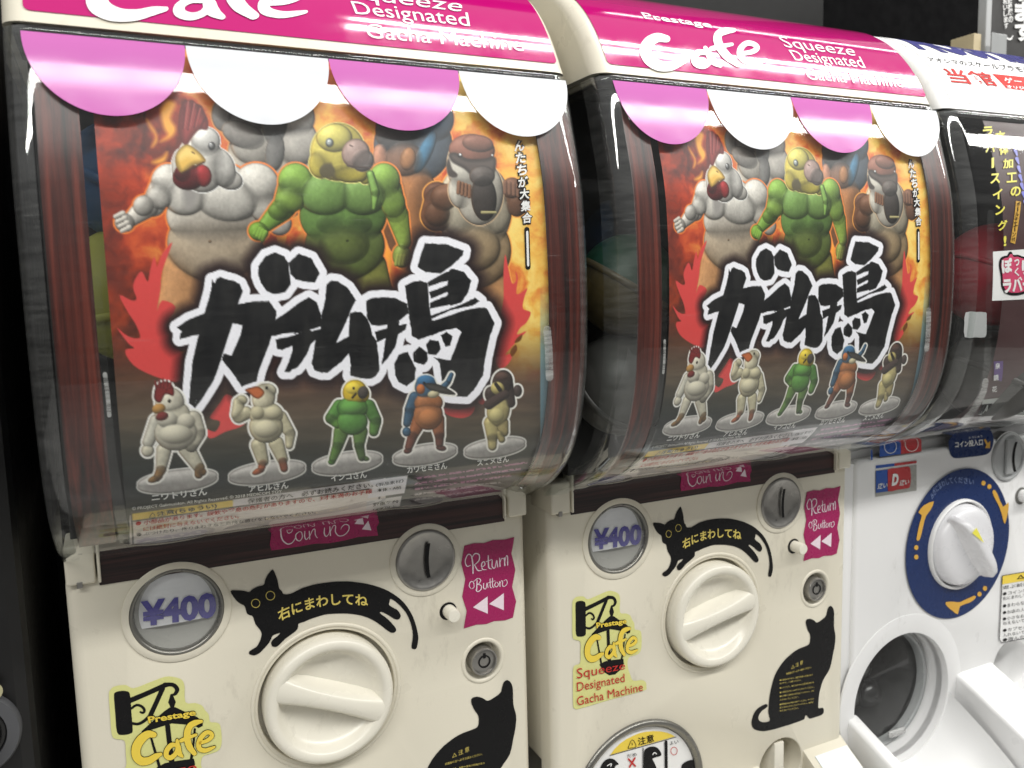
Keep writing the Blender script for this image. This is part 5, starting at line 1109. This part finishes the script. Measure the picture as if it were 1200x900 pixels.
    # hollow at the right of the tray
    b = nb(); lathe(b, [(.0262, -.001), (.0262, -.03), (.024, -.034), (0, -.034)], (hc[0], 0, hc[1]), n=56); obj('finger_hollow', b, M['white'], root, True, angle=40)
    # ring, knob
    ro_ = .0715; b = nb(); P = disc_pts(ck, ro_, 96); t = nb()
    Q = disc_pts(ck, .0415, 96); A = [t.verts.new((*p, 0)) for p in P]; B = [t.verts.new((*p, 0)) for p in Q]
    for i in range(96): t.faces.new((A[i], A[(i+1) % 96], B[(i+1) % 96], B[i]))
    lay_bm(b, t, FRONT, .0012); rg = obj('knob_ring', b, M['navy'], root)
    Z = lambda P: zoom(P, 1050, 540, 4.5); b = nb()
    lay(b, [px(smooth2(Z(P), 2), FRONT, 2) for P in ([(100,410),(116,330),(128,285),(110,270),(140,232),(192,212),(172,260),(150,290),(136,340),(122,400),(112,418)], [(500,160),(512,152),(528,176),(556,240),(584,216),(584,260),(566,332),(552,290),(536,240),(510,190)], [(254,742),(300,740),(330,742),(404,708),(410,722),(380,745),(330,764),(318,806),(290,788),(262,765)])], FRONT, .0016)
    lay(b, [px([(x+r*.87*math.cos(k*math.pi/8), y+r*math.sin(k*math.pi/8)) for k in range(16)], FRONT, 2) for x, y, r in [(1050+a/4.5, 540+c/4.5, 2.9) for a, c in ((99, 455), (99, 505), (453, 116), (484, 134), (461, 670), (432, 700))]], FRONT, .0016); obj('yellow_arrows', b, M['gold'], rg)
    b = nb()
    text(b, 'みぎにまわしてください', Z([(185, 205), (265, 125), (400, 128)]), Z([(170, 180), (255, 90), (405, 95)]), FRONT, 2, .0016, .01)
    obj('worn_lettering', b, mat('worn_blue_print', (.17, .23, .42), .4), rg)
    b = nb(); lathe(b, [(.0430, .0012), (.0426, .0042), (.0412, .0050), (.0402, .0040), (.0398, -.004)], (ck[0], 0, ck[1]), n=96); obj('knob_collar', b, M['white'], root, True, angle=60)
    b = nb(); lathe(b, [(.0420, -.010), (0, -.0105)], (ck[0], 0, ck[1]), n=48); obj('knob_socket', b, M['inner'], root)
    b = nb(); lathe(b, [(.0384, -.006), (.0386, .0030), (.0374, .0080), (.0340, .0115), (.0280, .0138), (.0160, .0152), (0, .0158)], (ck[0], 0, ck[1]), n=96)
    kn = obj('turn_knob', b, mat('white_knob', (.74, .74, .76), .3, vary=.02), root, True, origin=(ck[0], 0, ck[1]), angle=60)
    b = nb(); rows = []
    for t in np.linspace(-1, 1, 25):
        x = .0390*t; top = .015+.0145*math.sqrt(max(1-abs(t)**3.2, 0)); w0 = .0030+.0150*(1-abs(t)**2.2); w1 = .0022+.0030*(1-t*t)
        zz = [(-w0, .008), (-w0*.72, .010), (-w1*1.25, top*.72), (-w1, top-.0014), (-w1*.6, top-.0002), (w1*.6, top-.0002), (w1, top-.0014), (w1*1.25, top*.72), (w0*.72, .010), (w0, .008)]
        rows.append([b.verts.new((x, -h, z)) for z, h in zz])
    for p, q in zip(rows[:-1], rows[1:]):
        for i in range(9): b.faces.new((p[i], p[i+1], q[i+1], q[i]))
    b.faces.new(rows[0]); b.faces.new(rows[-1]); bmesh.ops.recalc_face_normals(b, faces=b.faces)
    gb = obj('grip_bar', b, D.materials['white_knob'], kn, True, base=(0, 0, 0), angle=60)
    b = nb(); face(b, [(-.0285, -.0278, -.0032), (-.0285, -.0278, .0036), (-.0130, -.0309, .0002)]); obj('pointer_mark', b, mat('lemon_mark', (.80, .74, .10), .35), kn, base=(0, 0, 0))
    kn.rotation_euler = (0, R(52), 0)
    # coin plate
    b = nb(); lathe(b, [(.0235, -.004), (.0235, .0014), (.0226, .0024), (.0212, .0024), (.0204, .0012), (.0204, .0006), (0, .0006)], (cc[0], 0, cc[1]), n=72); cp = obj('coin_slot_plate', b, M['paleg'], root, True, angle=50)
    b = nb(); box(b, cc[0]-.0065, cc[0]+.0075, -.0042, -.0004, cc[1]-.0165, cc[1]+.0180, .0018); obj('slot_block', b, M['paleg'], cp, True, angle=40)
    b = nb(); P = [(cc[0]+.0035-.0035*(1-t*t), cc[1]+.0145*t) for t in np.linspace(-1, 1, 9)]; lay(b, [P+[(x+.0034, z) for x, z in reversed(P)]], FRONT, .0046); obj('coin_slot', b, M['black'], cp)
    rbp = FRONT.at(1196, 581, 2); b = nb(); lay(b, [disc_pts(rbp, .0085, 40)], FRONT, .0004); rb = obj('return_button', b, mat('dim_grey', (.12, .12, .11), .5), root)
    b = nb(); lathe(b, [(.0062, 0), (.0062, .010), (.0054, .0112), (0, .0110)], (rbp[0]+.0015, 0, rbp[1]), n=36); obj('button_peg', b, M['white'], rb, True, angle=50)
    # labels
    Z = lambda P: zoom(P, 1010, 490, 6.316)
    b = nb(); lay(b, [px(smooth2(Z([(690,110),(780,98),(930,86),(958,104),(970,150),(966,200),(940,255),(890,275),(790,288),(690,296),(655,272),(640,215),(643,160)]), 3), FRONT, 2)], FRONT, .0005); pl = obj('coin_label', b, M['navy'], root)
    b = nb(); text(b, 'コイン投入口', Z([(683, 220), (888, 200)]), Z([(683, 172), (888, 152)]), FRONT, 2, .0009, .025); text(b, 'とうにゅう', Z([(786, 152), (884, 140)]), Z([(786, 136), (884, 124)]), FRONT, 2, .0009); obj('lettering', b, M['paper'], pl)
    b = nb(); lay(b, [px(Z([(897,160),(908,152),(926,184),(944,168),(942,222),(905,220),(916,198)]), FRONT, 2)], FRONT, .0009); obj('yellow_arrow', b, M['gold'], pl)
    b = nb(); lay(b, [px(Z([(128,170),(285,160),(285,266),(128,286)]), FRONT, 2)], FRONT, .0005); lb = obj('count_label', b, M['blue'], root)
    b = nb(); lay(b, [px(Z([(285,160),(437,150),(437,246),(285,266)]), FRONT, 2)], FRONT, .0005); obj('red_half', b, M['redl'], lb)
    b = nb()
    for c, r in (((205, 210), 44), ((362, 190), 48)): stroke(b, Z([(c[0]+r*math.cos(k*math.pi/12), c[1]+r*1.12*math.sin(k*math.pi/12)) for k in range(25)]), .7, FRONT, 2, .0009, n=2)
    obj('white_rings', b, M['paper'], lb)
    b = nb(); lay(b, [px(Z([(62,235),(74,233),(76,308),(64,310)]), FRONT, 2)], FRONT, .0005); obj('blue_line', b, M['blue'], root)
    b = nb(); lay(b, [px(Z([(100,350),(238,334),(238,354),(100,372)]), FRONT, 2)], FRONT, .0005); ln = obj('stripe_label', b, M['blue'], root)
    b = nb(); lay(b, [px(Z([(238,334),(402,314),(402,332),(238,354)]), FRONT, 2)], FRONT, .0005); obj('red_half', b, M['redl'], ln)
    b = nb(); lay(b, [px(Z([(98,388),(402,346),(402,535),(98,582)]), FRONT, 2)], FRONT, .0004); wn = obj('count_window', b, M['dish'], root)
    b = nb(); lay(b, [px(Z([(98,390),(186,378),(188,540),(98,552)]), FRONT, 2)], FRONT, .0008); obj('blue_drum', b, M['blue'], wn)
    b = nb(); lay(b, [px(smooth2(Z([(187,378),(260,368),(338,356),(354,385),(358,440),(350,505),(330,518),(260,528),(187,540),(186,460)]), 2), FRONT, 2)], FRONT, .0008); obj('red_drum', b, M['redl'], wn)
    b = nb(); text(b, 'D', Z([(212, 500), (262, 494)]), Z([(214, 412), (264, 406)]), FRONT, 2, .0012, .06, .15); text(b, '遊い', Z([(268, 500), (340, 488)]), Z([(270, 458), (342, 446)]), FRONT, 2, .0012, .02, .15); text(b, '遊い', Z([(105, 525), (180, 513)]), Z([(108, 482), (182, 472)]), FRONT, 2, .0012, .02, .15); obj('lettering', b, M['paper'], wn)
    Z = lambda P: zoom(P, 1140, 580, 4.09)
    b = nb(); lay(b, [px(Z([(136,385),(330,352),(320,690),(130,706),(122,690)]), FRONT, 2)], FRONT, .0005); cl_ = obj('caution_label', b, M['paper'], root)
    b = nb(); lay(b, [px(Z([(137,388),(330,355),(330,395),(134,428)]), FRONT, 2)], FRONT, .0009); obj('yellow_band', b, M['yellow'], cl_)
    b = nb(); text(b, '△ 注意', Z([(205, 405), (330, 385)]), Z([(205, 382), (330, 362)]), FRONT, 2, .0012, .02)
    for (y, s_) in ((440, '遊ぶ前に必ず'), (470, '●コインを入れて'), (492, '右にまわしてください'), (528, '●まわらないときは'), (560, '●お店の人を呼んで'), (590, '●小さなお子様には'), (612, '与えないでください'), (645, '●カプセルは口に'), (668, '入れないでください'), (690, '●遊んだあとは')):
        text(b, s_, Z([(140, y+12), (330, y-18)]), Z([(140, y-5), (330, y-35)]), FRONT, 2, .0009)
    for P in (((136,385),(122,690)), ((122,690),(132,706)), ((132,706),(320,672)), ((136,385),(330,352))): stroke(b, Z(P), .8, FRONT, 2, .0012)
    obj('lettering', b, M['black'], cl_)
    return root
white = white_machine()

# ------------------------------------------------------------------ capsules that show between poster, trims and covers
def capsule(name, m, uv, y, r, top, bottom, label, tilt=(0, 0, 0)):
    x, z = Flat(y).at(uv[0], uv[1], m); c = Vector((x, y, z))+Vector(OFF[m])
    root = empty(name, c, label, 'capsule', 'capsules inside the machines', b=(0, 0, 0))
    for nm, col, s0, s1 in (('lid', top, 0, 16), ('cup', bottom, 16, 32)):
        b = nb(); rows = []
        for k in range(s0, s1+1):
            a = math.pi*k/32; rows.append([b.verts.new((r*math.sin(a)*math.cos(2*math.pi*i/40), r*math.sin(a)*math.sin(2*math.pi*i/40), r*math.cos(a))) for i in range(40)])
        for p, q in zip(rows[:-1], rows[1:]):
            for i in range(40):
                j = (i+1) % 40; b.faces.new((p[i], q[i], q[j], p[j]))
        bmesh.ops.remove_doubles(b, verts=b.verts, dist=1e-6); bmesh.ops.recalc_face_normals(b, faces=b.faces)
        obj(nm, b, col, root, True, base=(0, 0, 0))
    b = nb(); rows = []
    for rr, h in ((r*.995, -.0022), (r*1.035, -.0018), (r*1.035, .0018), (r*.995, .0022)): rows.append([b.verts.new((rr*math.cos(2*math.pi*i/40), rr*math.sin(2*math.pi*i/40), h)) for i in range(40)])
    for p, q in zip(rows[:-1], rows[1:]):
        for i in range(40): b.faces.new((p[i], q[i], q[(i+1) % 40], p[(i+1) % 40]))
    obj('rim', b, bottom, root, True, base=(0, 0, 0)); root.rotation_euler = tilt
    return root
pl = lambda n, c, r=.45: mat(n, c, r, vary=.08, scale=30)
cb, cy_, cg, cw_, crd, cbr = pl('blue_capsule', (.020, .085, .20)), pl('olive_yellow_capsule', (.36, .36, .07)), pl('green_capsule', (.005, .040, .017)), pl('milky_capsule', (.055, .054, .05)), pl('red_capsule', (.36, .024, .038)), pl('amber_capsule', (.07, .052, .018))
capsule('capsule', 0, (152, 212), -.050, .030, cb, cb, 'blue capsule left of the near poster, below the pink scallop', (.3, .4, 0))
capsule('capsule', 0, (158, 345), -.050, .034, cy_, cy_, 'olive yellow capsule left of the near poster, under the blue one', (.2, -.3, 0))
capsule('capsule', 0, (604, 292), -.050, .032, cb, cb, 'blue capsule at the right edge of the near poster', (.5, .2, 0))
capsule('capsule', 0, (610, 440), -.050, .030, cw_, cw_, 'milky capsule right of the near poster, beneath the blue one', (.5, .2, 0))
capsule('capsule', 1, (735, 335), -.053, .0325, cg, cbr, 'green and amber capsule seen through the side of the middle machine', (.25, .5, 0))
capsule('capsule', 1, (728, 450), -.050, .0330, cw_, cw_, 'milky white capsule under the green one in the middle machine', (.9, .2, 0))
capsule('capsule', 2, (1164, 322), -.050, .0420, crd, crd, 'red capsule beside the poster of the white machine', (.2, .4, 0))
capsule('capsule', 2, (1160, 440), -.048, .0380, cw_, cw_, 'milky capsule low in the white machine, under the red one', (.2, .4, 0))

# ------------------------------------------------------------------ neighbours and background
nbm = empty('black_machine', (-.16, .12, -.42), 'black capsule machine at the left edge, mostly in shadow, with a grey dial plate', 'capsule machine')
b = nb(); box(b, -.32, -.004, .012, .27, -.42, .30, .008); obj('body', b, M['blackbody'], nbm, base=(-.16, .12, -.42))
dp = Flat(.010); dc = dp.at(-34, 862); dr = abs(dp.at(27, 862)[0]-dc[0])
b = nb(); lathe(b, [(dr, -.004), (dr, .002), (dr*.96, .0035), (dr*.72, .0035), (dr*.70, .001), (dr*.60, .001)], (dc[0], .010, dc[1]), n=72); pt = obj('dial_plate', b, mat('slate_plastic', (.080, .082, .088), .4), nbm, True, base=(-.16, .12, -.42), angle=50)
b = nb(); lathe(b, [(dr*.70, .002), (dr*.62, .0035), (dr*.56, .0015)], (dc[0], .010, dc[1]), n=72); obj('dial_rim', b, M['rail'], pt, True, base=(-.16, .12, -.42))
b = nb(); lathe(b, [(dr*.56, .002), (dr*.50, .014), (0, .016)], (dc[0], .010, dc[1]), n=72); obj('dial_knob', b, mat('ash_plastic', (.15, .145, .145), .4), pt, True, base=(-.16, .12, -.42))
b = nb(); lay(b, [[dp.at(u, v) for u, v in smooth2([(-12, 795), (-2, 797), (4, 803), (3, 811), (-3, 816), (-12, 814)], 3)]], dp, .0039); obj('pale_mark', b, mat('pale_yellow_print', (.40, .37, .22), .4), pt, base=(-.16, .12, -.42))

gp = Flat(.36); A = [gp.at(u, v) for u, v in ((640, 40), (966, 60))]
b = nb(); box(b, gp.at(640, 0)[0], gp.at(966, 0)[0], .36, .385, .10, 1.1, .003); tag(obj('grey_board', b, M['wallgrey'], base=(gp.at(800, 0)[0], .36, .10)), 'dim grey board standing behind the middle machine', 'board')
D.objects['grey_board'].location = (gp.at(800, 0)[0], .36, .10)
SB = Flat(.16); t0 = SB.at(1161, 30); z0 = .272; x0 = t0[0]
sb = empty('sign_board', (x0, .16, z0), 'black sign board with white hiragana standing on the white machine', 'sign')
b = nb(); box(b, x0, x0+.40, .1604, .168, z0+.0035, z0+.45); obj('board', b, mat('chalk_black', (.022, .021, .020), .6, vary=.2), sb, base=(x0, .16, z0))
b = nb(); box(b, x0-.0095, x0, .1590, .170, z0+.0035, z0+.45, .001); obj('board_edge', b, M['paleg'], sb, base=(x0, .16, z0))
b = nb(); Zs = lambda P: zoom(P, 1130, 0, 12.857)
column(b, 'ります', *Zs([(890, -120), (895, 480)]), (22, 23), SB, 0, .0008, .05); column(b, '機の', *Zs([(685, 190), (690, 300)]), (5.5, 7.5), SB, 0, .0008, .02); column(b, '記録', *Zs([(675, 20), (680, 110)]), (5, 7), SB, 0, .0008, .02)
column(b, 'お祝いします', *Zs([(600, -60), (622, 395)]), (5, 6.5), SB, 0, .0008, .02); stroke(b, Zs([(600, 520), (640, 580), (690, 590), (728, 535)]), [.6, 2, 2.4, .6], SB, 0, .0008)
obj('lettering', b, M['paper'], sb, base=(x0, .16, z0))
w0 = SB.at(1136.5, 50)[0]; b = nb(); box(b, w0, w0+.0125, .155, .185, z0+.0030, SB.at(1143, 41)[1], .0006); o = obj('wood_block', b, M['timber'], base=(w0, .165, z0)); o.location = (w0, .165, z0); tag(o, 'small bare timber block at the foot of the black sign', 'block')
C_ = Flat(.145); k0, k1 = C_.at(1162, 50), C_.at(1180, 50); b = nb(); box(b, k0[0], k1[0], .1450, .1462, z0+.0030, C_.at(1170, 39)[1], .0005); box(b, k0[0], k1[0], .1400, .1462, z0+.0022, z0+.0034, .0004)
o = obj('metal_bracket', b, M['greyp'], base=(k0[0], .145, z0)); o.location = (k0[0], .145, z0); tag(o, 'grey metal bracket in front of the black sign board', 'bracket')
